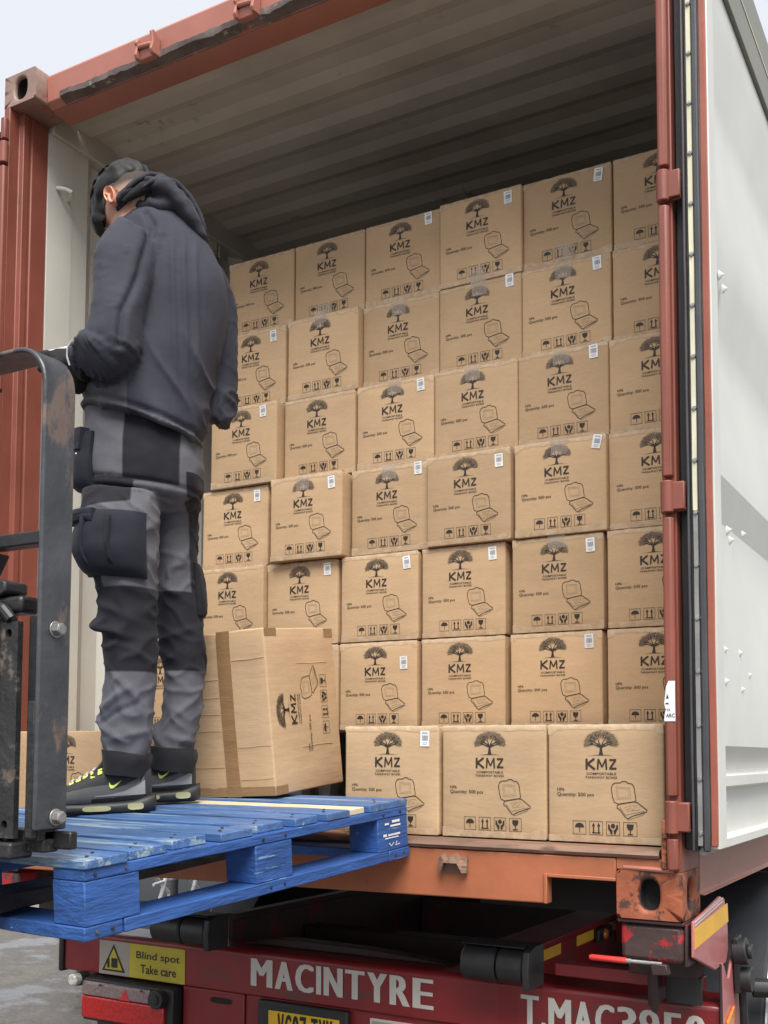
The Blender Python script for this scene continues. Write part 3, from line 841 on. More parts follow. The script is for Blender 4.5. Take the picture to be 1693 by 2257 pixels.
# ================================================================== cartons
BW, BD, BH = 0.3055, 0.48, 0.3065
def bulge(x, z, w, h, amp=0.0045):
    a = max(0.0, 1 - (2 * x / w) ** 2); b = max(0.0, 1 - (2 * z / h - 1) ** 2)
    return -amp * (a * b) ** 0.7
def carton_mesh(seed, w=BW, d=BD, h=BH):
    """rounded box with slightly bulging walls and soft, crumpled upper edges; origin at base centre"""
    rnd = random.Random(seed)
    off = Vector((rnd.uniform(0, 50), rnd.uniform(0, 50), rnd.uniform(0, 50)))
    r = 0.006
    def axis(n, hw):
        return [-hw, -hw + r * .5, -hw + r] + [(-hw + r) + (2 * hw - 2 * r) * k / n for k in range(1, n)] + [hw - r, hw - r * .5, hw]
    ax, ay, az = axis(8, w / 2), axis(3, d / 2), axis(8, h / 2)
    idx = {}; vs = []; fs = []
    def V(x, y, z):
        key = (round(x, 6), round(y, 6), round(z, 6))
        if key in idx: return idx[key]
        c = Vector((max(-w / 2 + r, min(w / 2 - r, x)), max(-d / 2 + r, min(d / 2 - r, y)), max(-h / 2 + r, min(h / 2 - r, z))))
        p = Vector((x, y, z)); dd = p - c
        if dd.length > 1e-9: p = c + dd.normalized() * r
        q = p.copy()
        if abs(y + d / 2) < 1e-6: q.y += bulge(p.x, p.z + h / 2, w, h)
        if abs(y - d / 2) < 1e-6: q.y -= bulge(p.x, p.z + h / 2, w, h)
        if abs(abs(x) - w / 2) < 1e-6: q.x *= 1 + 0.006 * max(0, 1 - (2 * p.y / d) ** 2)
        # crumple along the top and bottom edges
        e = max(0, 1 - (h / 2 - p.z) / 0.02)
        q.z -= e * 0.0035 * (0.6 + noise.noise(p * 22 + off))
        e2 = max(0, 1 - (p.z + h / 2) / 0.015)
        q.z += e2 * 0.0012 * (0.5 + noise.noise(p * 25 + off))
        q += Vector((0, 1, 0)) * 0.0007 * noise.noise(p * 14 + off)
        idx[key] = len(vs); vs.append((q.x, q.y, q.z + h / 2)); return idx[key]
    for A, B, mk in ((ax, az, lambda a, b, s_: V(a, s_ * d / 2, b)), (ay, az, lambda a, b, s_: V(s_ * w / 2, a, b)), (ax, ay, lambda a, b, s_: V(a, b, s_ * h / 2))):
        for s_ in (-1, 1):
            for i in range(len(A) - 1):
                for j in range(len(B) - 1):
                    f = [mk(A[i], B[j], s_), mk(A[i + 1], B[j], s_), mk(A[i + 1], B[j + 1], s_), mk(A[i], B[j + 1], s_)]
                    fs.append(f)
    m = MB(); m.add(vs, fs)
    me = bpy.data.meshes.new('cardboard_box')
    me.from_pydata(m.v, [], m.f)
    me.materials.append(M['carton'])
    bm = bmesh.new(); bm.from_mesh(me); bmesh.ops.recalc_face_normals(bm, faces=bm.faces); bm.to_mesh(me); bm.free()
    me.polygons.foreach_set('use_smooth', [True] * len(me.polygons))
    me.set_sharp_from_angle(angle=math.radians(50))
    return me
CARTONS = [carton_mesh(k) for k in range(6)]

def tree_ink(ik, cx, cy, w, h, mi=0, mi2=1, seed=1):
    """spreading tree: trunk on a ground line, forked limbs and a fan of twigs"""
    rnd = random.Random(seed)
    def T(x, y): return (cx + x * w, cy + y * h)
    ik.poly([T(-.06, 0.03), T(-.10, 0.0), T(.10, 0.0), T(.06, 0.03), T(.038, .2), T(.03, .36), T(-.03, .36), T(-.038, .2)], mi)
    ik.poly([T(-.42, -.035), T(-.14, .008), T(.14, .008), T(.42, -.035), T(.14, -.012), T(-.14, -.012)], mi)
    for s_ in (-1, 1):
        ik.stroke([T(0, .3), T(.10 * s_, .45), T(.24 * s_, .55)], [.055 * w, .04 * w, .02 * w], mi=mi)
        ik.stroke([T(0, .32), T(.05 * s_, .5), T(.10 * s_, .64)], [.05 * w, .03 * w, .018 * w], mi=mi)
        ik.stroke([T(.04 * s_, .34), T(.2 * s_, .42), T(.34 * s_, .47)], [.04 * w, .025 * w, .014 * w], mi=mi)
    n = 52
    for i in range(n):
        a = PI * (-0.06 + 1.12 * i / (n - 1))
        ca, sa = math.cos(a), math.sin(a)
        r0 = 0.16 + 0.10 * rnd.random(); r1 = 0.46 + 0.045 * rnd.random()
        base = (0.0, .47)
        p0 = (base[0] + ca * r0, base[1] + sa * r0 * .95)
        p1 = (base[0] + ca * r1 * 1.05, base[1] + sa * r1 * 1.08)
        pm = ((p0[0] + p1[0]) / 2 + .02 * rnd.uniform(-1, 1), (p0[1] + p1[1]) / 2 + .02 * rnd.uniform(-1, 1))
        ik.stroke([T(*p0), T(*pm), T(*p1)], [.009 * w, .011 * w, .005 * w], mi=mi)
        for q in range(3):
            t = .35 + .25 * q + .1 * rnd.random()
            px, py = p0[0] + (p1[0] - p0[0]) * t, p0[1] + (p1[1] - p0[1]) * t
            aa = a + (0.55 if (q + i) % 2 else -0.55)
            ik.stroke([T(px, py), T(px + .075 * math.cos(aa), py + .075 * math.sin(aa))], [.009 * w, .004 * w], mi=mi)
        # leaf masses
        for q in range(2):
            t = rnd.uniform(.45, .98)
            px, py = p0[0] + (p1[0] - p0[0]) * t, p0[1] + (p1[1] - p0[1]) * t
            rr = .026 + .016 * rnd.random()
            ik.poly([T(px + rr * math.cos(k * 1.2566), py + rr * .9 * math.sin(k * 1.2566)) for k in range(5)], mi2)

def clamshell_ink(ik, x0, y0, w, h, mi=0, mi2=1):
    def T(p): return [(x0 + a * w, y0 + b * h) for a, b in p]
    lw = .021 * w
    ik.stroke(T([(.06, .92), (.12, .955), (.28, .965), (.31, 1.0), (.43, 1.0), (.46, .965), (.58, .94), (.64, .86), (.69, .50), (.62, .47), (.22, .40), (.10, .45), (.05, .60), (.02, .82)]), lw, True, mi)
    ik.stroke(T([(.15, .86), (.52, .84), (.55, .56), (.18, .53)]), lw * .45, True, mi2)
    ik.stroke(T([(.19, .82), (.48, .80), (.50, .60), (.22, .57)]), lw * .35, True, mi2)
    ik.stroke(T([(.18, .36), (.24, .41), (.62, .475), (.72, .455), (.98, .26), (.97, .22), (.60, .10), (.46, .03), (.40, .06), (.26, .24), (.17, .31)]), lw, True, mi)
    ik.stroke(T([(.24, .33), (.40, .12), (.92, .235)]), lw * .55, False, mi2)
    ik.stroke(T([(.42, .05), (.47, .0), (.62, .04), (.88, .15), (.93, .21)]), lw * .6, False, mi2)
    ik.stroke(T([(.38, .34), (.46, .22), (.80, .27), (.68, .38)]), lw * .4, True, mi2)
    ik.stroke(T([(.44, .26), (.54, .33), (.58, .25), (.66, .33)]), lw * .4, False, mi2)

def icons_ink(ik, x0, y0, s_, gap, mi=0):
    for k in range(4):
        a = x0 + k * (s_ + gap)
        def T(p): return [(a + x * s_, y0 + y * s_) for x, y in p]
        ik.stroke(T([(0, 0), (1, 0), (1, 1), (0, 1)]), .045 * s_, True, mi)
        if k == 0:
            ik.poly(T([(.16, .52)] + [(.5 + .36 * math.cos(t), .55 + .30 * math.sin(t)) for t in [PI - j * PI / 10 for j in range(11)]] + [(.84, .52)]), mi)
            ik.stroke(T([(.5, .55), (.5, .16)]), .05 * s_, False, mi)
        elif k == 1:
            for b in (.3, .7):
                ik.stroke(T([(b, .18), (b, .68)]), .10 * s_, False, mi)
                ik.poly(T([(b - .13, .64), (b + .13, .64), (b, .9)]), mi)
            ik.stroke(T([(.18, .14), (.82, .14)]), .08 * s_, False, mi)
        elif k == 2:
            ik.poly(T([(.12, .82), (.24, .78), (.30, .50), (.46, .38), (.44, .10), (.30, .10), (.26, .30), (.12, .48)]), mi)
            ik.poly(T([(.88, .82), (.76, .78), (.70, .50), (.54, .38), (.56, .10), (.70, .10), (.74, .30), (.88, .48)]), mi)
            ik.poly(T([(.5 + .17 * math.cos(t), .70 + .17 * math.sin(t)) for t in [j * PI / 6 for j in range(12)]]), mi)
        else:
            ik.poly(T([(.24, .86), (.76, .86), (.74, .60), (.64, .46), (.54, .42), (.46, .42), (.36, .46), (.26, .60)]), mi)
            ik.stroke(T([(.5, .44), (.5, .14)]), .07 * s_, False, mi)
            ik.stroke(T([(.30, .12), (.70, .12)]), .07 * s_, False, mi)

def carton_ink(ik, seed):
    tree_ink(ik, .475, .738, .285, .205, seed=seed)
    # the three big letters, drawn as monoline capitals
    y0, y1 = .616, .708; L = .0185
    ik.stroke([(.350, y0), (.350, y1)], L); ik.stroke([(.355, (y0 + y1) / 2), (.418, y1)], L); ik.stroke([(.362, (y0 + y1) / 2), (.422, y0)], L)
    ik.stroke([(.446, y0), (.452, y1)], L * .8); ik.stroke([(.452, y1 - .004), (.484, y0 + .022)], L * .72); ik.stroke([(.484, y0 + .022), (.516, y1 - .004)], L * .72); ik.stroke([(.516, y1), (.522, y0)], L * .8)
    ik.stroke([(.546, y1 - .010), (.606, y1 - .010)], L * .85); ik.stroke([(.600, y1 - .012), (.552, y0 + .012)], L * .85); ik.stroke([(.546, y0 + .010), (.608, y0 + .010)], L * .85)
    ik.text('COMPOSTABLE', .348, .572, .606, .592, .012)
    ik.text('TAKEAWAY BOXES', .336, .541, .612, .560, .012)
    ik.text('HP6', .085, .432, .150, .458, .010)
    ik.text('Quantity: 500 pcs', .085, .382, .412, .420, .008)
    clamshell_ink(ik, .555, .205, .310, .315)
    icons_ink(ik, .225, .070, .112, .033)
def ink_face(w, h, yf):
    return lambda a, b: ((a - .5) * w, yf + bulge((a - .5) * w, b * h, w, h) - 0.0011, b * h)
PRINTS = []
for k in range(4):
    ik = Ink(); carton_ink(ik, k + 1)
    PRINTS.append(ik.mesh('printed_design', [M['ink'], M['ink_soft']], ink_face(BW, BH, -BD / 2)))
def tape_mesh(seed):
    rnd = random.Random(seed)
    m = MB(); n = 26; vs = []
    f = ink_face(BW, BH, -BD / 2)
    for i in range(n + 1):
        a = i / n
        dpt = 0.052 + 0.014 * noise.noise(Vector((a * 7, seed * 3.1, 0))) + (0.035 if i in (0, 1, n - 1, n) and seed % 2 == 0 else 0)
        x, y, z = f(a, 1 - dpt)
        x *= 0.992
        x2, y2, z2 = f(a, 1.0 - 0.018)
        z1 = BH - 0.0015 + 0.0016 * noise.noise(Vector((a * 11, seed, 5)))
        vs += [(x, y + 0.0001, z), (x2 * .992, y2 - 0.0003 - .0010 * abs(noise.noise(Vector((a * 13, seed, 9)))), z2), (x2 * .992, -BD / 2 + 0.003, z1 + .001), (x2 * .992, -BD / 2 + 0.03, z1 + .0018)]
    fs = [(i * 4 + k, i * 4 + 4 + k, i * 4 + 5 + k, i * 4 + 1 + k) for i in range(n) for k in range(3)]
    m.add(vs, fs)
    me = bpy.data.meshes.new('packing_tape'); me.from_pydata(m.v, [], m.f); me.materials.append(M['tape'])
    me.polygons.foreach_set('use_smooth', [True] * len(me.polygons))
    return me
def foot_tape(seed):
    m = MB(); f = ink_face(BW, BH, -BD / 2)
    def top(a):
        return .055 + .012 * noise.noise(Vector((a * .9, seed, 2))) + (.030 if a in (0, 1, 13, 14) and seed % 2 else 0)
    q = [f(a / 14, .004 + b) for a in range(15) for b in (0, top(a))]
    m.add([(x * .992, y + .0004, z) for x, y, z in q], [(2 * k, 2 * k + 2, 2 * k + 3, 2 * k + 1) for k in range(14)])
    me = bpy.data.meshes.new('packing_tape'); me.from_pydata(m.v, [], m.f); me.materials.append(M['tape'])
    return me
TAPES = [tape_mesh(k) for k in range(5)]
FOOT = [foot_tape(k) for k in range(4)]
_m = MB(); _m.box(-.0125, .0125, -.0006, 0, -.019, .019)
LABEL = bpy.data.meshes.new('shipping_label'); LABEL.from_pydata(_m.v, [], _m.f); LABEL.materials.append(M['paper'])
ik = Ink()
ik.text('HPB', .22, .80, .50, .90, .02); ik.text('500', .55, .80, .80, .90, .02)
rb = random.Random(4); a = .20
while a < .80:
    ww = rb.choice([.02, .03, .05]); ik.rect(a, .36, a + ww, .70); a += ww + rb.choice([.02, .03])
ik.text('LOT 24', .24, .20, .76, .27, .01)
ik.text('0082461', .28, .10, .72, .16, .01)
LPRINT = ik.mesh('label_print', [M['label_ink']], lambda a, b: ((a - .5) * .025, -.0009, (b - .5) * .038))
PATCH = bpy.data.meshes.new('tape_patch')
_v = [((i / 6 - .5) * .056 + .001 * math.sin(i * 2.1 + j), -.0004 - .0004 * ((i * 7 + j * 3) % 5) / 5, (j / 4 - .5) * .052 + .001 * math.sin(i + j * 1.7)) for i in range(7) for j in range(5)]
PATCH.from_pydata(_v, [], [(i * 5 + j, i * 5 + 5 + j, i * 5 + 6 + j, i * 5 + 1 + j) for i in range(6) for j in range(4)])
PATCH.materials.append(M['tape_patch'])

BOX_N = [0]
def carton(loc, label, sticker=None, patch=None, rot=(0, 0, 0), group='cartons stacked in the container', tape=True):
    k = BOX_N[0]; BOX_N[0] += 1
    o = bpy.data.objects.new('cardboard_box', CARTONS[k % len(CARTONS)])
    COL.objects.link(o); o.location = loc; o.rotation_euler = rot
    tag(o, label, 'cardboard box', group)
    p = bpy.data.objects.new('printed_design', PRINTS[k % len(PRINTS)]); COL.objects.link(p); p.parent = o; p['kind'] = 'stuff'
    if tape:
        t = bpy.data.objects.new('packing_tape', TAPES[(k * 3 + k // 5) % len(TAPES)]); COL.objects.link(t); t.parent = o
        t = bpy.data.objects.new('packing_tape', FOOT[(k * 5 + 1) % len(FOOT)]); COL.objects.link(t); t.parent = o
    f = ink_face(BW, BH, -BD / 2)
    if sticker:
        l = bpy.data.objects.new('shipping_label', LABEL); COL.objects.link(l); l.parent = o
        x, y, z = f(sticker[0], sticker[1]); l.location = (x, y - .0008, z); l.rotation_euler = (0, math.radians(sticker[2]), 0); l.scale = (1.15, 1, 1.15)
        lp = bpy.data.objects.new('label_print', LPRINT); COL.objects.link(lp); lp.parent = l; lp['kind'] = 'stuff'
    if patch:
        q = bpy.data.objects.new('tape_patch', PATCH); COL.objects.link(q); q.parent = o
        x, y, z = f(patch[0], patch[1]); q.location = (x, y - .0006, z)
    return o
ROWN = {1: 'bottom row', 2: 'second row up', 3: 'third row up', 4: 'fourth row up', 5: 'fifth row up', 6: 'sixth row up', 7: 'top row'}
ORD = ['', 'first', 'second', 'third', 'fourth', 'fifth', 'sixth', 'seventh']
# rows: depth of the front face, base height, then the cartons from left to right:
# (centre x, how far it stands proud, label, patch)
ROWS = {
    7: (0.685, 2.027, [(-0.5377, 0, None, None), (-0.223, 0, None, (0.46, 0.1)), (0.0855, 0, (0.845, 0.905, -3), None), (0.394, 0.014, (0.845, 0.875, -2), (0.48, 0.06)), (0.7025, 0, (0.86, 0.88, 6), (0.5, 0.12)), (1.011, 0, None, None)]),
    6: (0.67, 1.7185, [(-0.5449, 0.02, (0.82, 0.88, -3), None), (-0.223, 0.03, None, (0.47, 0.955)), (0.0855, 0, None, (0.48, 0.9)), (0.394, 0, (0.865, 0.93, -2), (0.5, 0.92)), (0.7025, 0, (0.855, 0.9, -3), (0.48, 0.9)), (1.011, 0, None, None)]),
    5: (0.63, 1.41, [(-0.5463, 0.035, (0.8, 0.89, -3), None), (-0.2289, 0, None, None), (0.0855, 0, (0.84, 0.9, -3), (0.5, 0.93)), (0.394, 0, None, (0.47, 0.92)), (0.7025, 0, (0.845, 0.91, -2), (0.49, 0.92)), (1.011, 0, None, None)]),
    4: (0.61, 1.1015, [(-0.5934, 0, (0.84, 0.87, -2), None), (-0.2467, 0.042, (0.86, 0.87, -4), (0.46, 0.9)), (0.0759, 0, (0.87, 0.93, -2), (0.5, 0.93)), (0.3901, 0.027, (0.87, 0.86, -2), None), (0.7025, 0.02, (0.905, 0.92, 12), (0.5, 0.92)), (1.011, 0, None, None)]),
    3: (0.6, 0.793, [(-0.5919, 0.02, None, None), (-0.2789, 0, (0.86, 0.88, -3), None), (0.0402, 0, (0.86, 0.87, -5), None), (0.3623, 0, (0.855, 0.88, -3), None), (0.6911, 0, (0.865, 0.87, -2), (0.5, 0.95)), (1.0068, 0, None, None)]),
    2: (0.6, 0.4845, [(-0.9292, 0, None, None), (-0.6014, 0, None, None), (-0.2761, 0, None, None), (0.0379, 0, (0.84, 0.75, -2), None), (0.3614, 0, None, None), (0.6846, 0, (0.865, 0.89, -1), None), (1.0029, 0, None, None)]),
    1: (0.058, 0.176, [(0.3867, 0, (0.865, 0.88, 1), None), (0.7025, 0, None, None), (1.011, 0, None, None)]),
}
for r, (yf, z0, items) in ROWS.items():
    n = len(items)
    for i, (cx, proud, lab, pat) in enumerate(items):
        pos = n - i
        where = 'beside the right post' if pos == 1 else f'{ORD[pos]} from right post'
        feat = []
        if lab: feat.append('white label')
        if pat: feat.append('taped print')
        if proud > .025 and len(feat) < 2: feat.append('standing proud')
        ft = (', ' + ', '.join(feat)) if feat else ', plain front'
        carton((cx, yf - proud + BD / 2, BZ + z0), f'tree-print carton, {ROWN[r]}, {where}{ft}', lab, pat,
               rot=(0, 0, math.radians(random.Random(r * 31 + i).uniform(-.5, .5))))
# two cartons low on the left, behind the worker's legs
def wide_carton():
    w, d, h = .42, .305, .3025
    o = bpy.data.objects.new('cardboard_box', carton_mesh(55, w, d, h)); COL.objects.link(o)
    tag(o, 'tree-print carton on the container floor behind the worker\'s front shoe', 'cardboard box', 'cartons stacked in the container')
    ik = Ink(); carton_ink(ik, 6)
    p = bpy.data.objects.new('printed_design', ik.mesh('printed_design', [M['ink'], M['ink_soft']], lambda a, b: ((a - .5) * BW + .056, -d / 2 + bulge((a - .5) * BW + .056, b * h, w, h) - .0011, b * h)))
    COL.objects.link(p); p.parent = o; p['kind'] = 'stuff'
    o.location = (-.948, .07 + d / 2, BZ + .176)
wide_carton()

# the big carton lying on its side at the pallet's far end
def side_carton():
    w, d, h = 0.317, 0.362, 0.487
    o = bpy.data.objects.new('cardboard_box', carton_mesh(77, w, d, h)); COL.objects.link(o)
    o.data.materials[0] = M['carton_fluted']
    tag(o, 'large carton on the blue pallet turned sideways, brown tape seam facing out', 'cardboard box', None)
    # right-hand face carries the print turned a quarter
    ik = Ink(); carton_ink(ik, 9)
    me = ik.mesh('printed_design', [M['ink'], M['ink_soft']], lambda a, b: (w / 2 * 1.0062 + 0.0012, (0.46 - b) * .312, h * .5 + (a - .46) * .33 - .005))
    p = bpy.data.objects.new('printed_design', me); COL.objects.link(p); p.parent = o
    # tape seam down the front face
    m = MB(); n = 24; vs = []
    for i in range(n + 1):
        z = h * i / n
        y = -d / 2 + bulge(0, z, w, h) - 0.0012 - .0006 * noise.noise(Vector((0, 0, z * 30)))
        for a in (-.0245, -.001, .001, .0245):
            vs.append((a + 0.010 + .0016 * noise.noise(Vector((a * 10, 0, z * 9))), y - (.0012 if abs(a) < .01 else 0), z))
    m.add(vs, [(i * 4 + k, i * 4 + k + 1, i * 4 + k + 5, i * 4 + k + 4) for i in range(n) for k in range(3)])
    t = m.build('packing_tape', M['tape_brown'], o, smooth=60)
    # creases pressed across the two flaps
    rnd = random.Random(6)
    for k in range(9):
        z = .045 + k * .05 + rnd.uniform(-.008, .008)
        for (a0, a1) in ((-w / 2 + .005, -.018), (.038, w / 2 - .005)):
            if rnd.random() < .5:
                m = MB()
                y = [-d / 2 + bulge(a0 + (a1 - a0) * q / 6, z, w, h) - .0008 for q in range(7)]
                m.tube([(a0 + (a1 - a0) * q / 6, y[q], z + .0008 * math.sin(q * 1.3 + k) - .003 * q / 6 * (1 if a0 < 0 else -.6)) for q in range(7)], .0007, 5)
                m.build('crease', M['carton_edge'], o, smooth=60)
    for z in (.13, .38):
        m = MB(); m.tube([(w / 2 * 1.006 + .0006, -d / 2 + .01 + (d * .9 if z in (.02, .27) else d * .45) * q / 5 + (.0 if z in (.02, .27) else .14), z + .001 * math.sin(q + z * 40)) for q in range(6)], .0008, 5)
        m.build('crease', M['carton_edge'], o, smooth=60)
    m = MB()
    m.add([(-w / 2 + .001, -d / 2 - .0012, 0.002), (w / 2 - .001, -d / 2 - .0012, 0.002), (w / 2 - .001, -d / 2 - .0014, .028), (-w / 2 + .001, -d / 2 - .0012, .030)], [(0, 1, 2, 3)])
    m.build('packing_tape', M['tape_brown'], o, smooth=0)
    xx = w / 2 + .0012
    for y0, y1, z0, z1 in ((-d / 2 + .001, -d / 2 + .06, .003, .028), (-d / 2 + .001, -d / 2 + .06, h - .025, h - .003), (d / 2 - .05, d / 2 - .001, h - .030, h - .003)):
        m = MB(); m.add([(xx, y0, z0), (xx, y1, z0), (xx, y1, z1), (xx, y0, z1)], [(0, 1, 2, 3)])
        m.build('packing_tape', M['tape_brown'], o, smooth=0)
    return o
bc = side_carton()
bc.location = (-0.050, 0.076, BZ + 0.289)
bc.rotation_euler = (math.radians(5.2), math.radians(-2.6), math.radians(-1.5))

# ================================================================== blue pallet, tipped up a little towards the container
PT = thing('wooden_pallet', 'blue painted wooden pallet tilted on the forks at the container door', 'pallet', (0.371, -1.152, BZ + 0.194))
e1 = Vector((0.097, 0.992, 0.075)).normalized(); e2 = Vector((-0.995, 0.098, 0.0)).normalized(); e3 = e1.cross(e2); e3 = e3 if e3.z > 0 else -e3
e2 = e3.cross(e1)
if e2.x > 0: e2 = -e2
# local axes: x along the visible long side, y to the left, z up
PT.matrix_world = Matrix(((e1.x, e2.x, e3.x, 0.371), (e1.y, e2.y, e3.y, -1.152), (e1.z, e2.z, e3.z, BZ + 0.194), (0, 0, 0, 1)))
def plank(name, x0, x1, y0, y1, z0, z1, mat, along, seed, chip=0.004):
    """sawn board with uneven ends and slightly wavy arrises"""
    rnd = random.Random(seed); m = MB(); n = 14; rs = []
    for i in range(n + 1):
        t = i / n
        j = lambda s_: 0.0012 * noise.noise(Vector((t * 9, seed * 1.7, s_)))
        e = chip * rnd.random() if i in (0, n) else 0
        if along == 'y':
            y = y0 + (y1 - y0) * t + (e if i == 0 else -e)
            rs.append([(x0 + j(1), y, z0 + j(2)), (x1 + j(3), y, z0 + j(4)), (x1 + j(5), y, z1 + j(6)), (x0 + j(7), y, z1 + j(8))])
        else:
            x = x0 + (x1 - x0) * t + (e if i == 0 else -e)
            rs.append([(x, y0 + j(1), z0 + j(2)), (x, y0 + j(3), z1 + j(4)), (x, y1 + j(5), z1 + j(6)), (x, y1 + j(7), z0 + j(8))])
    m.rings(rs)
    return m.build(name, mat, PT, bevel=0.0025, smooth=35)
LN, WD, HT = 1.14, 1.0, 0.152
decks = [(0.0, .112, -.004), (.126, .232, .004), (.262, .366, .024), (.392, .498, .003), (.528, .628, .018), (.660, .746, .006), (.776, .872, .0), (.962, 1.14, .002)]
for i, (a, b, o_) in enumerate(decks):
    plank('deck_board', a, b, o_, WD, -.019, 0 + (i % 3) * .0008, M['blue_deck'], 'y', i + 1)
plank('deck_board', .884, .952, .012, WD, -.019, -.002, M['bare_wood'], 'y', 40)
for y0, y1 in ((0, .095), (.45, .55), (.905, 1.0)):
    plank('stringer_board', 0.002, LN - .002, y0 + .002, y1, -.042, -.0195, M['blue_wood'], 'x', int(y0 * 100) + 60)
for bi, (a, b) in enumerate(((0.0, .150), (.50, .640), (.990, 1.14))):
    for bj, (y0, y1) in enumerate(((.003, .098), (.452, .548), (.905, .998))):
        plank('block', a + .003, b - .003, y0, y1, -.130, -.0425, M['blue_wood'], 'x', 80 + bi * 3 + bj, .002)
for y0, y1 in ((0, .098), (.45, .55), (.902, 1.0)):
    plank('bottom_board', .100, LN - .100, y0 + .001, y1, -.158, -.1305, M['blue_wood'], 'x', int(y0 * 100) + 130)
for a, b in ((0.0, .0985), (1.0415, 1.14)):
    plank('bottom_board', a, b, 0.0, WD, -.158, -.1305, M['blue_wood'], 'y', int(a * 100) + 170)
for x, z in ((.03, -.031), (.11, -.030), (.53, -.031), (.61, -.030), (1.02, -.031), (1.10, -.030), (.03, -.144), (.07, -.143), (.55, -.145), (.60, -.144), (1.07, -.145), (1.11, -.143)):
    m = MB(); m.tube([(x, .0022, z), (x, -.0012, z)], [.0042, .0034], 8); m.build('nail', M['fork_grime'], PT)
for i, (a, b, o_) in enumerate(decks):
    for y in (.035, .065):
        m = MB(); m.tube([((a + b) / 2 + (.02 if y > .05 else -.02), y + o_, .0005), ((a + b) / 2 + (.02 if y > .05 else -.02), y + o_, .0030)], [.0042, .0036], 8); m.build('nail', M['fork_grime'], PT)
# white stencil marks on the far block
ik = Ink()
ik.rect(.22, .80, .36, .86); ik.rect(.46, .84, .72, .92); ik.rect(.40, .72, .74, .78)
ik.rect(.16, .44, .28, .52); ik.rect(.32, .44, .72, .50); ik.rect(.22, .36, .66, .40)
ik.stroke([(.34, .22), (.42, .12), (.50, .22)], .03); ik.stroke([(.60, .24), (.56, .12), (.70, .14)], .03)
me = ik.mesh('stencil_mark', [M['white_paint']], lambda a, b: (.993 + a * .144, .0012, -.128 + b * .085))
so_ = link('stencil_mark', me, PT, smooth=0)

# ================================================================== forklift: load guard, carriage and forks
FL = thing('forklift', 'front of a worn black forklift carriage and load guard at the left edge', 'forklift', (0, 0, BZ))
def guard():
    # flat bar, 88 mm deep and 22 mm thick, bent over at the top
    X1 = 0.316; T = 0.011; Rb = 0.085; ZT = 1.205
    path = [(X1, 0.252)]
    path += [(X1, 0.252 + (ZT - Rb - 0.252) * k / 12) for k in range(1, 13)]
    path += [(X1 - Rb + Rb * math.cos(t), ZT - Rb + Rb * math.sin(t)) for t in [PI / 2 * k / 12 for k in range(1, 13)]]
    path += [(X1 - Rb - .75 * k / 6, ZT) for k in range(1, 7)]
    inner = [(X1 - T, 0.252)] + [(X1 - T, 0.252 + (ZT - Rb - 0.252) * k / 12) for k in range(1, 13)]
    inner += [(X1 - Rb + (Rb - T) * math.cos(t), ZT - Rb + (Rb - T) * math.sin(t)) for t in [PI / 2 * k / 12 for k in range(1, 13)]]
    inner += [(X1 - Rb - .75 * k / 6, ZT - T) for k in range(1, 7)]
    m = MB(); rs = []
    for k, (o_, i_) in enumerate(zip(path, inner)):
        y0, y1 = -1.224, -1.142
        w = .0012 * noise.noise(Vector((k * .7, 1, 0)))
        rs.append([(o_[0] + w, y0, o_[1]), (o_[0] + w, y1, o_[1]), (i_[0], y1, i_[1]), (i_[0], y0, i_[1])])
    m.rings(rs)
    m.build('load_guard', M['fork_steel'], FL, bevel=0.004, smooth=40)
guard()
m = MB(); m.box(-.30, .3045, -1.218, -1.18, .806, .832); m.build('guard_bar', M['fork_black'], FL, bevel=.003)
def hexbolt(y, z, r=.0132):
    m = MB()
    m.tube([(.3165, y, z), (.319, y, z)], r * 1.28, 18)
    m.prism([(y + r * math.cos(PI / 3 * k + .3), z + r * math.sin(PI / 3 * k + .3)) for k in range(6)], .319, .334, 'x')
    m.tube([(.334, y, z), (.3355, y, z)], [r * .86, r * .74], 16)
    return m.build('bolt', M['bolt_zinc'], FL, bevel=.0012)
hexbolt(-1.183, .640); hexbolt(-1.172, .276)
def holed_plate():
    m = MB()
    x0, x1, z0, z1 = .212, .262, .236, .655
    hs = [(.238, .633), (.240, .262)]
    # plate split in bands, with a round hole near each end
    def to3(a, b, d): return (a, -1.228 + d, b)
    hole_face(m, (x0 + x1) / 2, .633, .025, .022, .008, .008, to3, .012)
    hole_face(m, (x0 + x1) / 2, .262, .025, .026, .008, .008, to3, .012)
    m.add([(x0, -1.228, .288), (x1, -1.228, .288), (x1, -1.228, .611), (x0, -1.228, .611)], [(0, 1, 2, 3)])
    m.add([(x0, -1.228, z0), (x0, -1.215, z0), (x0, -1.215, z1), (x0, -1.228, z1)], [(0, 1, 2, 3)])
    m.add([(x1, -1.228, z0), (x1, -1.215, z0), (x1, -1.215, z1), (x1, -1.228, z1)], [(0, 1, 2, 3)])
    m.add([(x0, -1.228, z1), (x1, -1.228, z1), (x1, -1.215, z1), (x0, -1.215, z1)], [(0, 1, 2, 3)])
    m.add([(x0, -1.228, z0), (x1, -1.228, z0), (x1, -1.215, z0), (x0, -1.215, z0)], [(0, 1, 2, 3)])
    m.build('bracket_plate', [M['fork_grime'], M['dark_hole']], FL, smooth=20)
holed_plate()
m = MB(); m.box(.266, .3045, -1.205, -1.16, .230, .668); m.build('guard_upright', M['fork_black'], FL, bevel=.004)
m = MB(); m.box(.284, .3045, -1.221, -1.206, .236, .50); m.build('guard_upright', M['fork_grime'], FL, bevel=.003)
m = MB(); m.box(.02, .2115, -1.225, -1.18, .23, .672); m.build('carriage_plate', M['fork_grime'], FL, bevel=.006)
m = MB(); m.box(.176, .211, -1.237, -1.2255, .225, .665); m.build('carriage_rib', M['fork_grime'], FL, bevel=.004)
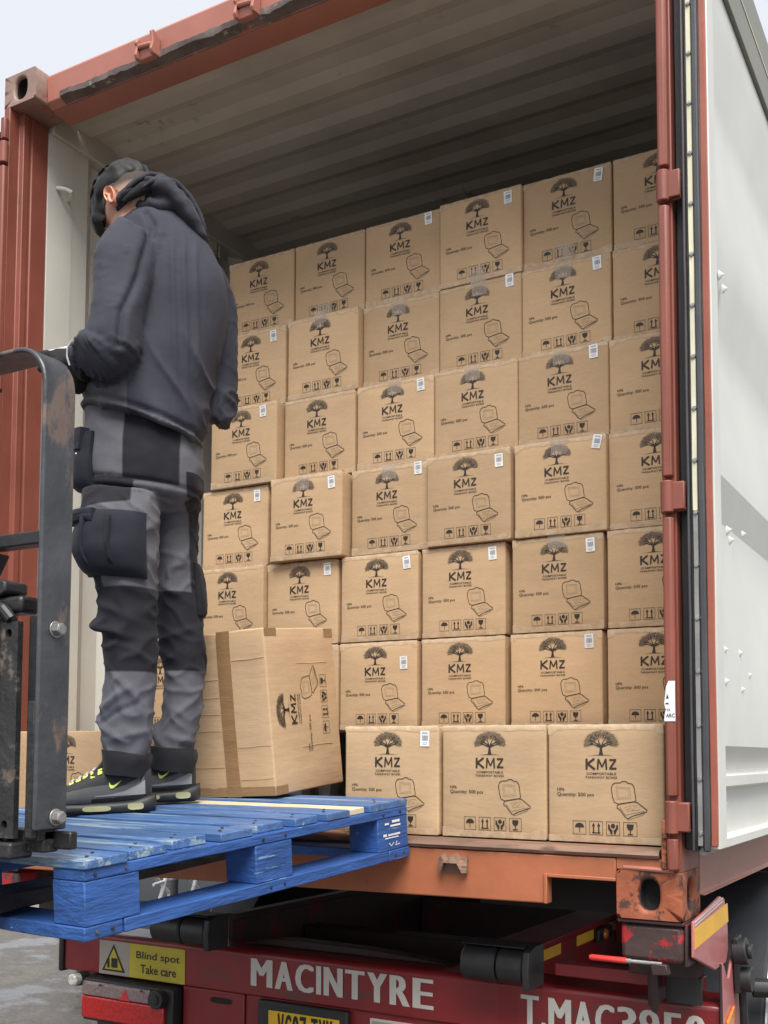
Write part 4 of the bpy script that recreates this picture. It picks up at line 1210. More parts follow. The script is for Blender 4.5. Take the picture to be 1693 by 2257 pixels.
m = MB(); m.box(-.25, .262, -1.222, -1.17, .6735, .707); m.build('carriage_beam', M['fork_black'], FL, bevel=.008)
m = MB(); m.prism([(-.2, .708), (.205, .708), (.225, .716), (.225, .735), (.205, .742), (.10, .748), (-.2, .748)], -1.230, -1.17, 'y'); m.build('rubber_pad', M['rubber'], FL, bevel=.006)
m = MB(); m.prism([(-.2, .7485), (.14, .7485), (.175, .80), (-.2, .80)], -1.222, -1.17, 'y'); m.build('mast_cap', M['fork_black'], FL, bevel=.006)
m = MB()
m.tube([(.10, -1.228, .70), (.18, -1.232, .695), (.225, -1.232, .680), (.240, -1.226, .66)], .012, 10)
m.tube([(.02, -1.228, .662), (.10, -1.234, .660), (.15, -1.236, .668), (.19, -1.234, .652)], .007, 8)
m.build('hose', M['rubber'], FL)
m = MB(); m.box(.20, .3045, -1.19, -1.15, .208, .2515); m.build('lower_hook', M['fork_grime'], FL, bevel=.004)
m = MB(); m.box(.285, .350, -1.165, -1.145, .214, .249); m.build('lower_hook', M['fork_black'], FL, bevel=.004)
m = MB(); m.box(.16, .262, -1.235, -1.175, .196, .2285); m.build('lower_hook', M['fork_grime'], FL, bevel=.006)
# forks: shank down the carriage and blade under the deck
for x in (.035, -.50):
    m = MB()
    m.prism([(-1.27, .64), (-1.27, .085), (-1.262, .068), (-.35, .128), (-.35, .139), (-1.225, .112), (-1.225, .64)], x, x + .11, 'x')
    m.build('fork', M['fork_black'], FL, bevel=.004)
# the truck behind the carriage, out of the picture to the left
m = MB()
m.box(-.62, -.52, -1.36, -1.28, -.9, 1.6); m.box(-.06, .0, -1.36, -1.28, -.9, 1.6)
m.build('mast_rail', M['fork_black'], FL, bevel=.006)

# ================================================================== skeletal trailer under the container
TR = thing('truck_trailer', 'red skeletal truck trailer carrying the container, white lettering on its rear beam', 'trailer', (0, 0, BZ))
YB = 0.300                                              # rear face of the cross beam
def tpart(name, x0, x1, y0, y1, z0, z1, mat, bevel=.004):
    return boxpart(name, x0, x1, y0, y1, z0, z1, mat, TR, bevel)
m = MB()
m.prism([(YB, -.398), (YB, -.262), (YB + .012, -.250), (YB + .16, -.250), (YB + .16, -.398)], -1.118, 1.238, 'x')
m.build('rear_beam', M['trailer_red'], TR, bevel=.006)
tpart('end_rubber', -1.140, -1.1185, YB - .012, YB + .15, -.405, -.262, M['rubber'], .008)
# lower apron and panels
tpart('apron', -.30, 1.236, YB + .012, YB + .03, -.72, -.3985, M['trailer_red'])
tpart('apron', -.56, -.301, YB + .004, YB + .03, -.72, -.3985, M['trailer_red'])
tpart('apron', .655, 1.2365, YB + .001, YB + .0115, -.56, -.3985, M['trailer_red'])
ik = Ink(); ik.poly([(.5 + .5 * math.copysign(abs(math.cos(t)) ** .35, math.cos(t)), .5 + .5 * math.copysign(abs(math.sin(t)) ** .8, math.sin(t))) for t in [2 * PI * k / 28 for k in range(28)]])
link('slot', ik.mesh('slot', [M['dark_hole']], lambda a, b: (-.442 + a * .092, YB + .0035, -.440 + b * .020)), TR, smooth=0)  # flat near-black oval, the hole's shade given as colour
# lettering, cut vinyl a hair proud of the paint
def lettering(name, txt, x0, x1, z0, z1, mat, y=YB - .0012, fat=.010, parent=None):
    """each character its own plate of vinyl; three passes a hair apart make the heavy weight"""
    P_ = bpy.data.objects.new(name, None); COL.objects.link(P_); P_.parent = parent or TR
    adv = {'M': 1.22, 'I': .36, '.': .34, 'W': 1.2, '1': .75, ' ': .5}
    tot = sum(adv.get(c, 1.0) for c in txt); x = x0
    for c in txt:
        w = adv.get(c, 1.0) * (x1 - x0) / tot
        if c != ' ':
            zt = z0 + .2 * (z1 - z0) if c == '.' else z1
            g = (w * .05 if c not in 'I.' else w * .16); a0, a1 = x + g, x + w - g
            ik = Ink()
            for q, dx in enumerate((-fat, 0.0, fat)):
                ik.text(c, a0 + (fat if c not in 'I.' else fat) + dx, z0, a1 - fat + dx, zt, 0.0, q)
            me = ik.mesh('letter', [mat], lambda a, b: (a, y, b))
            for p in me.polygons:
                for vi in p.vertices: me.vertices[vi].co.y = y - .0004 * p.material_index
            me.polygons.foreach_set('material_index', [0] * len(me.polygons))
            o = link('letter', me, P_, smooth=0)
        x += w
    return P_
lettering('lettering', 'MACINTYRE', -.276, .407, -.364, -.275, M['letter_white'], fat=.0062)
lettering('lettering', 'T.MAC3950', .678, 1.205, -.374, -.285, M['letter_white'], fat=.0042)
# warning sign
SG = bpy.data.objects.new('warning_sign', None); COL.objects.link(SG); SG.parent = TR
m = MB(); m.box(-.942, -.548, YB - .003, YB - .0005, -.393, -.274); m.build('sign_plate', M['sign_yellow'], SG, bevel=.001)
ik = Ink()
ik.rect(0, 0, .36, 1, 1)
ik.poly([(.035, .10), (.315, .10), (.175, .93)], 0)
ik.poly([(.068, .155), (.282, .155), (.175, .80)], 2)
ik.rect(.150, .22, .225, .50, 3); ik.poly([(.10, .20), (.13, .20), (.128, .42), (.102, .42)], 3)
ik.poly([(.115 + .016 * math.cos(t), .46 + .045 * math.sin(t)) for t in [k * PI / 5 for k in range(10)]], 3)
ik.text('Blind spot', .445, .52, .945, .80, .012); ik.text('Take care', .495, .16, .905, .42, .012)
me = ik.mesh('sign_print', [M['black_print'], M['sign_grey'], M['sign_yellow'], M['black_print']], lambda a, b: (-.9415 + a * .393, YB - .0036 - (.0004 if False else 0), -.3925 + b * .118))
# layer the print: grey field, then black, then the yellow triangle's inside, each a little prouder
for p in me.polygons:
    lift = {0: .0006, 1: 0.0, 2: .0012, 3: .0018}[p.material_index]
    for vi in p.vertices: me.vertices[vi].co.y = YB - .0036 - lift
link('sign_print', me, SG, smooth=0)
# tail lamp
TL = bpy.data.objects.new('tail_lamp', None); COL.objects.link(TL); TL.parent = TR
m = MB(); m.prism([(.262, -.555), (.262, -.408), (.33, -.402), (.33, -.56)], -.985, -.57, 'x'); m.build('lamp_housing', M['plastic_black'], TL, bevel=.006)
m = MB()
m.prism([(.250, -.545), (.247, -.466), (.262, -.466), (.262, -.545)], -.980, -.60, 'x')
m.build('lamp_lens', M['lens_red'], TL, bevel=.006)
m = MB()
m.prism([(.2472, -.4645), (.252, -.420), (.262, -.414), (.262, -.4645)], -.980, -.665, 'x')
m.build('lamp_lens', M['lens_clear'], TL, bevel=.005)
for a in (-.90, -.80, -.71):
    ik = Ink(); ik.poly([(0, 0), (1, 0), (.5, 1)])
    link('reflector', ik.mesh('reflector', [M['lens_red'] if a == -.80 else M['plastic_black']], (lambda a_: (lambda u, v: (a_ + u * (.05 if a_ == -.80 else .022), .2462 + v * .0045 * (1 if a_ == -.8 else .4), (-.4635 + v * .040) if a_ == -.80 else (-.424 + v * .008))))(a)), TL, smooth=0)
m = MB(); m.tube([(-.622, .262, -.441), (-.622, .228, -.441)], .032, 20); m.tube([(-.622, .228, -.441), (-.622, .222, -.441)], .016, 16); m.build('lamp_plug', M['plastic_black'], TL, bevel=.003)
m = MB(); m.tube([(-1.012, .262, -.416), (-1.012, .235, -.416), (-1.012, .229, -.416)], [.022, .022, .015], 16); m.build('marker_lens', M['lens_white'], TL)
m = MB(); m.tube([(-1.012, .300, -.418), (-1.012, .262, -.416)], .025, 16); m.tube([(-1.0, .27, -.418), (-.975, .275, -.43)], .012, 8); m.build('marker_rubber', M['rubber'], TL)
# number plate
m = MB(); m.box(-.236, .108, .288, .3115, -.56, -.4035); m.build('plate_holder', M['plastic_black'], TR, bevel=.006)
pl = MB(); pl.box(-.190, .080, .2855, .2875, -.55, -.432)
po = pl.build('number_plate', M['plate_yellow'], TR, bevel=.002)
lettering('plate_print', 'VG07 TYK', -.155, .060, -.535, -.438, M['black_print'], .2848, .002, po)
m = MB(); m.box(.178, .40, .307, .3115, -.56, -.416); wp = m.build('notice_plate', M['letter_white'], TR, bevel=.002)
m = MB(); m.box(.186, .392, .3055, .3065, -.55, -.424); m.build('notice_border', M['sign_grey'], wp)
# rubber buffers: two rollers in a bracket
def buffer(x0, x1, y, zc, r):
    B = bpy.data.objects.new('buffer', None); COL.objects.link(B); B.parent = TR
    xm = (x0 + x1) / 2
    for a, b in ((x0, xm - .002), (xm + .002, x1 - .022)):
        m = MB(); m.tube([(a, y, zc), (a + .006, y, zc), (b - .006, y, zc), (b, y, zc)], [r * .88, r, r, r * .88], 24); m.build('roller', M['rubber'], B)
    m = MB()
    m.prism([(y - r * .95, zc - r * 1.12), (y - r * 1.1, zc), (y - r * .9, zc + r * .95), (y - r * .2, zc + r * 1.18), (y + r * 1.3, zc + r * 1.18), (y + r * 1.3, zc - r * 1.12)], x1 - .020, x1, 'x')
    m.prism([(y - r * .55, zc + r * 1.06), (y + r * 1.3, zc + r * 1.06), (y + r * 1.3, zc + r * 1.18), (y - r * .45, zc + r * 1.18)], x0 - .004, x1 - .0205, 'x')
    m.box(x0, x1 - .021, y + r * 1.05, y + r * 1.3, zc - r, zc + r)
    m.build('bracket', M['plastic_black'], B, bevel=.005)
buffer(.556, .765, .20, -.187, .050)
buffer(-.606, -.352, .22, -.190, .048)
# chassis: two main rails and cross members, running forward under the container
for x0, x1 in ((.44, .60), (-.500, -.452)):
    s_ = 1 if x0 > 0 else -1
    m = MB(); zt = -.205 if x0 > 0 else -.165
    m.prism([(x0, zt), (x1, zt), (x1, zt - .02), ((x0 + x1) / 2 + .012, zt - .02), ((x0 + x1) / 2 + .012, -.62), (x1, -.62), (x1, -.64), (x0, -.64), (x0, -.62), ((x0 + x1) / 2 - .012, -.62), ((x0 + x1) / 2 - .012, zt - .02), (x0, zt - .02)], YB + .16, 11.0, 'y')
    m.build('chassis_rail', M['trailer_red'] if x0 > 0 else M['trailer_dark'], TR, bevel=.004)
# outer face of the right rail: boxed red plate with yellow conspicuity tape and a side lamp
m = MB(); m.box(.585, .5985, .50, 3.0, -.40, -.2255); m.build('rail_plate', M['trailer_red'], TR, bevel=.002)
for a, b in ((.70, .86), (1.02, 1.24), (1.32, 1.7)):
    m = MB(); m.box(.599, .6002, a, b, -.262, -.2265); m.build('reflective_tape', M['reflect_yellow'], TR)
m = MB(); m.box(.5985, .622, 1.20, 1.36, -.275, -.225); sl_ = m.build('side_lamp', M['plastic_black'], TR, bevel=.008)
m = MB(); m.tube([(.622, 1.27, -.25), (.630, 1.27, -.25)], [.020, .015], 14); m.build('lamp_lens', M['lens_amber'], sl_)
for y in (.9, 1.9, 3.2, 4.8):
    tpart('cross_member', -.45, .43, y, y + .10, -.52, -.26, M['trailer_dark'], .003)
# dark plating behind the beam and the rounded guard in it
tpart('deck_plate', -1.1, 1.05, YB + .161, YB + .17, -.70, -.27, M['trailer_dark'], 0)
m = MB()
pts = [(-.37, -.2495), (-.33, -.238), (-.25, -.2245), (-.16, -.220), (.12, -.2245), (.30, -.236), (.42, -.2495)]
m.prism(pts, .40, .455, 'y'); m.build('mud_guard', M['trailer_dark'], TR, bevel=.004)
# cross bearer carrying the twist-lock pedestals
tpart('bolster', 1.02, 1.20, .215, .296, -.176, -.120, M['trailer_dark'])
tpart('bolster', -1.17, -.70, .215, .296, -.176, -.120, M['trailer_dark'])
for sx in (1, -1):
    m = MB()
    a, b = sorted((sx * 1.062, sx * 1.216))
    m.box(a, b, .012, .21, -.104, -.0125)
    m.build('lock_pedestal', M['chipped_red'], TR, bevel=.012)
    m = MB(); m.box(a - .006, b + .004, .004, .22, -.0118, -.0022); m.build('pedestal_plate', M['trailer_dark'], TR, bevel=.003)
m = MB(); m.box(1.2168, 1.2245, .02, .214, -.11, -.008); m.build('pedestal_cheek', M['trailer_dark'], TR, bevel=.002)
# twist-lock handle
m = MB(); m.tube([(.985, .004, -.105), (.99, .004, -.105), (1.078, .006, -.1055)], [.005, .0075, .0075], 12); hd = m.build('lock_handle', M['handle_red'], TR)
m = MB(); m.tube([(1.078, .006, -.1055), (1.09, .006, -.1055)], .0065, 10); m.tube([(1.09, .006, -.1055), (1.165, .010, -.106)], .0048, 10); m.build('handle_rod', M['steel'], hd)
m = MB(); m.prism([(1.138, -.106), (1.178, -.106), (1.184, -.130), (1.142, -.134)], .0, .024, 'y'); m.build('lock_block', M['trailer_dark'], TR, bevel=.003)
# bracket plates between the bolster and the beam at the right
tpart('support_plate', 1.078, 1.098, .19, .298, -.25, -.1765, M['trailer_dark'], .003)
tpart('support_plate', .80, 1.205, .255, .298, -.212, -.1765, M['trailer_red'], .003)
m = MB(); m.prism([(1.085, -.155), (1.105, -.155), (1.108, -.225), (1.112, -.240), (1.100, -.268), (1.088, -.262)], .185, .1895, 'y'); m.build('support_plate', M['trailer_dark'], TR, bevel=.002)
tpart('shadow_box', 1.112, 1.205, .24, .252, -.246, -.1765, M['plastic_black'], .002)
# side plates at the right: pale red cheek with a yellow band, beam end with amber lamp
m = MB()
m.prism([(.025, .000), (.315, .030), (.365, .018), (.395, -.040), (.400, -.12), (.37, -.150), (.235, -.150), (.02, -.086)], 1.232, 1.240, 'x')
m.build('side_cheek', M['pale_red'], TR, bevel=.003)
m = MB(); m.prism([(.024, -.018), (.392, .004), (.400, -.046), (.024, -.066)], 1.2402, 1.2414, 'x'); m.build('reflective_tape', M['reflect_yellow'], TR)
for a, b in ((-.001, -.004), (-.009, -.012)):
    m = MB(); m.prism([(.03, a), (.34, a + .026), (.34, b + .026), (.03, b)], 1.2402, 1.2412, 'x'); m.build('cheek_stripe', M['letter_white'], TR)
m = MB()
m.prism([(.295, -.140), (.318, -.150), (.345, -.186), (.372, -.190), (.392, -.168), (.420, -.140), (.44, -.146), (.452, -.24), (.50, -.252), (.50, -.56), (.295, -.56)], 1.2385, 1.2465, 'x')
m.build('beam_end', M['pale_red'], TR, bevel=.003)
m = MB(); m.box(1.2386, 1.2462, .288, .2948, -.56, -.142); m.build('beam_edge', M['trailer_dark'], TR, bevel=.002)
m = MB(); m.prism([(.322, -.296), (.405, -.268), (.405, -.330), (.322, -.352)], 1.2467, 1.254, 'x'); m.build('lamp_lens', M['lens_amber'], TR, bevel=.003)
m = MB()
m.tube([(1.248, .43, -.130), (1.285, .43, -.126)], .036, 18); m.tube([(1.285, .43, -.126), (1.297, .43, -.126)], .020, 14)
m.tube([(1.248, .45, -.205), (1.292, .45, -.205)], .034, 18)
m.prism([(.40, -.09), (.45, -.085), (.47, -.16), (.47, -.24), (.42, -.24)], 1.25, 1.265, 'x')
m.build('container_clamp', M['plastic_black'], TR, bevel=.003)
m = MB(); m.tube([(1.26, .47, -.23), (1.262, .48, -.32), (1.27, .50, -.45), (1.29, .52, -.62)], .011, 10); m.build('air_hose', M['rubber'], TR)
# wheels with their mudguards
def wheel(y):
    Wh = bpy.data.objects.new('wheel', None); COL.objects.link(Wh); Wh.parent = TR
    for sx in (1, -1):
        m = MB(); rs = []; n = 56
        prof = [(1.17, .30), (1.19, .42), (1.175, .50), (1.15, .522), (.94, .522), (.915, .50), (.90, .42), (.92, .30)]
        for k in range(n):
            a = 2 * PI * k / n
            rs.append([(sx * x, y + r * math.cos(a), -.628 + r * math.sin(a)) for x, r in prof])
        rs.append(rs[0]); m.rings(rs, cap=False, closed=True)
        m.build('tyre', M['tyre'], Wh, smooth=40)
        m = MB(); m.tube([(sx * 1.02, y, -.628), (sx * 1.145, y, -.628), (sx * 1.15, y, -.628)], [.30, .30, .26], 28); m.tube([(sx * 1.15, y, -.628), (sx * 1.19, y, -.628)], .12, 20); m.build('rim', M['steel'], Wh)
for y in (1.62, 2.95, 4.28):
    wheel(y)
def fender(y, r, name='fender'):
    m = MB(); rs = []
    for k in range(25):
        a = PI * (-.10 + 1.2 * k / 24)
        c, s_ = math.cos(a), math.sin(a)
        rs.append([(x, y + rr * c, -.628 + rr * s_) for x, rr in ((.90, r), (1.20, r), (1.225, r - .035), (1.218, r - .04), (1.195, r - .010), (.90, r - .010))])
    m.rings(rs)
    f_ = m.build(name, M['fender'], TR, smooth=40)
    m = MB(); pts = []
    for k in range(25):
        a = PI * (-.10 + 1.2 * k / 24)
        pts.append((1.2135, y + (r - .010) * math.cos(a), -.628 + (r - .010) * math.sin(a)))
    m.tube(pts, .007, 6); m.build('fender_trim', M['steel'], f_)
for y in (1.62, 2.95, 4.28):
    fender(y, .60)
tpart('mud_flap', .88, 1.215, 1.10, 1.115, -.95, -.36, M['rubber'], .004)
m = MB(); m.box(.62, .86, 1.40, 1.48, -.30, .005); m.build('outrigger', M['trailer_red'], TR, bevel=.004)
m = MB(); m.box(1.02, 1.16, 2.25, 2.33, -.25, .005); m.build('outrigger', M['trailer_red'], TR, bevel=.004)
m = MB(); m.box(1.05, 1.21, 3.5, 8.5, -.22, -.004); m.build('outrigger', M['trailer_red'], TR, bevel=.004)
m = MB(); m.tube([(1.19, .98, -.33), (1.30, 1.02, -.33)], .03, 12); m.build('light_arm', M['plastic_black'], TR)

# ================================================================== beyond the trailer: parked cars and a white trestle
def car(loc, rotz, paint, label, scale=1.0):
    C_ = thing('parked_car', label, 'car', loc, (0, 0, rotz))
    # body sections along the car (local y forward), x half width
    side = [(-2.05, .32), (-2.1, .55), (-2.02, .80), (-1.7, .90), (1.0, .88), (1.95, .72), (2.1, .52), (2.05, .30)]
    m = MB(); rs = []
    secs = [(-2.1, .55, .34, .78), (-1.95, .78, .30, .86), (-1.3, .84, .26, .90), (0, .86, .25, .90), (1.0, .85, .26, .88), (1.75, .80, .28, .76), (2.05, .62, .34, .62)]
    for y, hw, z0, z1 in secs:
        rs.append([(-hw, y, z0 + .06), (-hw * 1.02, y, (z0 + z1) / 2), (-hw * .97, y, z1 - .03), (-hw * .90, y, z1), (hw * .90, y, z1), (hw * .97, y, z1 - .03), (hw * 1.02, y, (z0 + z1) / 2), (hw, y, z0 + .06), (hw * .9, y, z0), (-hw * .9, y, z0)])
    m.rings(rs); m.build('car_body', paint, C_, bevel=.02, smooth=50)
    m = MB(); rs = []
    for y, hw, z1 in ((-1.75, .70, .92), (-1.2, .66, 1.30), (-.6, .64, 1.40), (.2, .64, 1.38), (.55, .66, 1.27), (1.15, .72, .90)):
        rs.append([(-.78, y, .885), (-hw, y, z1), (hw, y, z1), (.78, y, .885)])
    m.rings(rs); m.build('car_roof', paint, C_, bevel=.03, smooth=40)
    for sx in (-1, 1):
        g = MB()
        for y0, y1 in ((-1.25, -.42), (-.34, .78)):
            top0 = 1.27 if y0 < -1 else 1.34; top1 = 1.34 if y1 < 0 else 1.12
            g.add([(sx * .785, y0, .915), (sx * .785, y1, .915), (sx * (.69 if y1 < 0 else .725), y1, top1), (sx * .69, y0, top0)], [(0, 1, 2, 3)])
        g.build('side_window', M['glass_dark'], C_, smooth=0)
        t = MB(); t.tube([(sx * .845, -1.7, .885), (sx * .855, 0, .893), (sx * .835, 1.25, .875)], .012, 6); t.build('waist_trim', M['chrome'], C_)
        for y in (-1.35, 1.30):
            wv = MB(); wv.tube([(sx * .70, y, .32), (sx * .87, y, .32)], .32, 28); wo = wv.build('wheel', M['tyre'], C_, bevel=.02)
            rm = MB(); rm.tube([(sx * .86, y, .32), (sx * .885, y, .32)], .20, 20); rm.build('rim', M['steel'], wo)
        mm = MB(); mm.box(*sorted((sx * .88, sx * 1.02)), .72, .86, .92, 1.03); mm.build('door_mirror', paint, C_, bevel=.02)
    ws = MB(); ws.add([(-.72, 1.17, .905), (.72, 1.17, .905), (.65, .57, 1.275), (-.65, .57, 1.275)], [(0, 1, 2, 3)]); ws.build('windscreen', M['glass_dark'], C_, loc=(0, .012, .006), smooth=0)
    for sx in (-1, 1):
        hl = MB(); hl.box(*sorted((sx * .38, sx * .62)), 1.99, 2.075, .50, .60); hl.build('headlight', M['lens_white'], C_, bevel=.02)
        rl = MB(); rl.box(*sorted((sx * .40, sx * .60)), -2.10, -2.02, .56, .72); rl.build('rear_lamp', M['lens_red'], C_, bevel=.02)
    return C_
car((-2.75, 4.75, -.18), 0.0, M['car_black'], 'black car with bright waist trim parked beyond the trailer chassis').scale = (1, 1, .80)
car((-5.1, 6.6, 0), .15, M['car_white'], 'white car standing behind the black car')
def trestle():
    T = thing('steel_trestle', 'white tubular steel trestle standing beyond the pallet beside the black car', 'trestle', (-2.0, 2.06, 0))
    for y in (0.0, .268):
        m = MB(); m.tube([(0, y - .17, .0), (0, y - .20, .74), (0, y - .08, 1.02)], .0115, 10); m.build('leg', M['white_paint'], T)
        m = MB(); m.tube([(-.30, y + .35, .0), (-.30, y + .25, .74), (-.30, y - .08, 1.02)], .0115, 10); m.build('leg', M['white_paint'], T)
    m = MB(); m.tube([(0, -.24, .855), (0, .06, .885)], .009, 10); m.build('rail', M['white_paint'], T)
    m = MB(); m.tube([(0, -.10, 1.03), (0, .22, 1.03), (-.30, .22, 1.03), (-.30, -.10, 1.03)], .014, 10); m.build('rail', M['white_paint'], T)
    m = MB(); m.tube([(-.08, .02, .0), (-.08, .03, 1.0)], .022, 12); m.build('upright', M['gasket_grey'], T)
trestle()
car((-10.5, 5.6, 0), PI / 2, M['car_red'], 'red car parked at the far left of the yard')

# ================================================================== the worker
YAW = math.radians(30.66)
PS = thing('person', 'person in grey and black workwear with hood down and gloves standing on the blue pallet', 'person', (-.17, -.40, BZ + .245), (0, 0, YAW))
# ring = centre (s, t, z), half-vector across (ds, dz), half depth
RG = dict(
torso=[(0.007, 0.0, 1.075, 0.169, -0.056, 0.15), (0.007, 0.0, 1.12, 0.174, -0.057, 0.152), (0.02, 0.0, 1.187, 0.172, -0.045, 0.148), (0.038, 0.0, 1.266, 0.173, -0.032, 0.145), (0.053, 0.01, 1.365, 0.179, -0.029, 0.145), (0.061, 0.015, 1.45, 0.177, -0.026, 0.148), (0.059, 0.02, 1.522, 0.17, -0.022, 0.145), (0.052, 0.03, 1.591, 0.153, -0.026, 0.135), (0.045, 0.035, 1.646, 0.13, -0.025, 0.12), (0.038, 0.04, 1.691, 0.092, -0.021, 0.095), (0.025, 0.04, 1.722, 0.059, -0.015, 0.075)],
sleeveL=[(-0.001, -0.08, 1.591, 0.056, -0.036, 0.085), (-0.028, -0.12, 1.5, 0.079, -0.03, 0.085), (-0.035, -0.15, 1.388, 0.071, -0.017, 0.075), (-0.04, -0.17, 1.3, 0.069, -0.021, 0.07), (-0.052, -0.18, 1.237, 0.072, -0.037, 0.066), (-0.094, -0.17, 1.206, 0.05, -0.05, 0.058), (-0.141, -0.14, 1.213, 0.024, -0.037, 0.048), (-0.166, -0.12, 1.219, 0.012, -0.032, 0.04)],
sleeveR=[(0.186, 0.08, 1.574, 0.04, -0.027, 0.07), (0.206, 0.12, 1.504, 0.044, -0.019, 0.07), (0.212, 0.13, 1.41, 0.043, -0.007, 0.066), (0.209, 0.13, 1.297, 0.046, -0.01, 0.062), (0.204, 0.12, 1.203, 0.05, -0.015, 0.06), (0.186, 0.1, 1.145, 0.05, -0.035, 0.055), (0.126, 0.08, 1.151, 0.027, -0.03, 0.05), (0.023, 0.1, 1.207, 0.02, -0.034, 0.045)],
hood=[(-0.071, -0.02, 1.695, 0.004, 0.017, 0.058), (-0.032, 0.0, 1.725, -0.001, 0.028, 0.088), (0.013, 0.02, 1.75, -0.003, 0.04, 0.1), (0.066, 0.02, 1.745, 0.002, 0.051, 0.11), (0.108, 0.01, 1.705, 0.008, 0.04, 0.1), (0.144, 0.0, 1.655, 0.009, 0.031, 0.085), (0.173, 0.0, 1.606, 0.009, 0.018, 0.04)],
hips=[(0.001, 0.02, 1.098, 0.16, -0.029, 0.125), (0.004, 0.02, 1.062, 0.165, -0.038, 0.13), (0.004, 0.02, 1.023, 0.168, -0.032, 0.14), (0.003, 0.02, 0.964, 0.171, -0.025, 0.145), (0.0, 0.02, 0.905, 0.169, -0.019, 0.14), (0.002, 0.02, 0.87, 0.158, -0.009, 0.118), (0.005, 0.02, 0.846, 0.128, -0.006, 0.085), (0.008, 0.02, 0.831, 0.087, -0.005, 0.05)],
legL=[(-0.04, -0.06, 0.87, 0.103, -0.009, 0.09), (-0.038, -0.07, 0.814, 0.103, -0.006, 0.1), (-0.038, -0.075, 0.765, 0.101, -0.003, 0.1), (-0.036, -0.075, 0.697, 0.101, -0.003, 0.098), (-0.024, -0.07, 0.635, 0.087, -0.003, 0.09), (-0.011, -0.07, 0.56, 0.077, -0.003, 0.082), (-0.016, -0.07, 0.492, 0.083, -0.003, 0.08), (-0.007, -0.07, 0.459, 0.075, -0.002, 0.078), (-0.002, -0.07, 0.374, 0.07, -0.003, 0.075), (-0.006, -0.07, 0.278, 0.069, 0.0, 0.072), (-0.01, -0.07, 0.24, 0.07, -0.001, 0.07), (-0.01, -0.07, 0.179, 0.063, -0.001, 0.066), (-0.012, -0.07, 0.113, 0.055, -0.006, 0.06)],
legR=[(0.082, 0.1, 0.909, 0.074, -0.01, 0.09), (0.083, 0.11, 0.858, 0.069, -0.003, 0.095), (0.086, 0.11, 0.806, 0.061, -0.001, 0.095), (0.089, 0.11, 0.72, 0.061, -0.001, 0.09), (0.094, 0.11, 0.627, 0.062, -0.001, 0.085), (0.104, 0.11, 0.508, 0.068, -0.001, 0.08), (0.11, 0.11, 0.455, 0.067, -0.001, 0.078), (0.115, 0.11, 0.39, 0.059, -0.001, 0.074), (0.112, 0.11, 0.287, 0.057, 0.0, 0.07), (0.102, 0.11, 0.233, 0.057, -0.001, 0.066), (0.09, 0.11, 0.194, 0.056, -0.001, 0.064), (0.087, 0.11, 0.155, 0.055, -0.001, 0.062), (0.088, 0.11, 0.114, 0.055, -0.003, 0.058)],
cuffL=[(-0.009, -0.07, 0.158, 0.065, -0.007, 0.072), (-0.008, -0.07, 0.137, 0.063, -0.006, 0.073), (-0.012, -0.07, 0.096, 0.055, -0.004, 0.066)],
cuffR=[(0.088, 0.11, 0.171, 0.065, -0.004, 0.069), (0.089, 0.11, 0.145, 0.066, -0.004, 0.069), (0.085, 0.11, 0.105, 0.059, -0.006, 0.064)],

)
def ring_pts(r, n=40, e=2.25, grow=0.0):
    s, t, z, ds, dz, b = r
    L = math.hypot(ds, dz); k = (L + grow) / L
    out = []
    for i in range(n):
        a = 2 * PI * i / n
        c, q = math.cos(a), math.sin(a)
        cc = math.copysign(abs(c) ** (2 / e), c); qq = math.copysign(abs(q) ** (2 / e), q)
        out.append(Vector((s + ds * k * cc, t - (b + grow) * qq, z + dz * k * cc)))
    return out
def interp(rings, sub=4):
    """Catmull-Rom through the rings"""
    R_ = [np.array(r) for r in rings]; out = []
    for i in range(len(R_) - 1):
        p0 = R_[max(i - 1, 0)]; p1 = R_[i]; p2 = R_[i + 1]; p3 = R_[min(i + 2, len(R_) - 1)]
        for k in range(sub):
            t = k / sub
            out.append(.5 * ((2 * p1) + (-p0 + p2) * t + (2 * p0 - 5 * p1 + 4 * p2 - p3) * t * t + (-p0 + 3 * p1 - 3 * p2 + p3) * t ** 3))
    out.append(R_[-1]); return out
def loft(m, key, sub=4, n=40, grow=0.0, e=2.25):
    m.rings([ring_pts(r, n, e, grow) for r in interp(RG[key], sub)])
def remesh(m, voxel, smooth=6, name='tmp'):
    me = bpy.data.meshes.new(name); me.from_pydata(m.v, [], m.f)
    bm = bmesh.new(); bm.from_mesh(me); bmesh.ops.triangulate(bm, faces=bm.faces); bmesh.ops.recalc_face_normals(bm, faces=bm.faces); bm.to_mesh(me); bm.free()
    o = bpy.data.objects.new(name, me); COL.objects.link(o)
    rm = o.modifiers.new('r', 'REMESH'); rm.mode = 'VOXEL'; rm.voxel_size = voxel
    sm = o.modifiers.new('s', 'SMOOTH'); sm.factor = .5; sm.iterations = smooth
    dg = bpy.context.evaluated_depsgraph_get(); dg.update()
    out = bpy.data.meshes.new_from_object(o.evaluated_get(dg))
    bpy.data.objects.remove(o); bpy.data.meshes.remove(me)
    return out
def arrays(me):
    n = len(me.vertices); co = np.empty(n * 3); no = np.empty(n * 3)
    me.vertices.foreach_get('co', co); me.vertices.foreach_get('normal', no)
    return co.reshape(-1, 3), no.reshape(-1, 3)
def displace(me, fn):
    co, no = arrays(me)
    d = np.array([fn(c, q) for c, q in zip(co, no)])
    co = co + no * d[:, None]
    me.vertices.foreach_set('co', co.ravel()); me.update()
def ridge(p):
    return max(0.0, 1 - abs(noise.noise(Vector(p))) * 2)
def smoothstep(a, b, x):
    t = min(1, max(0, (x - a) / (b - a))); return t * t * (3 - 2 * t)
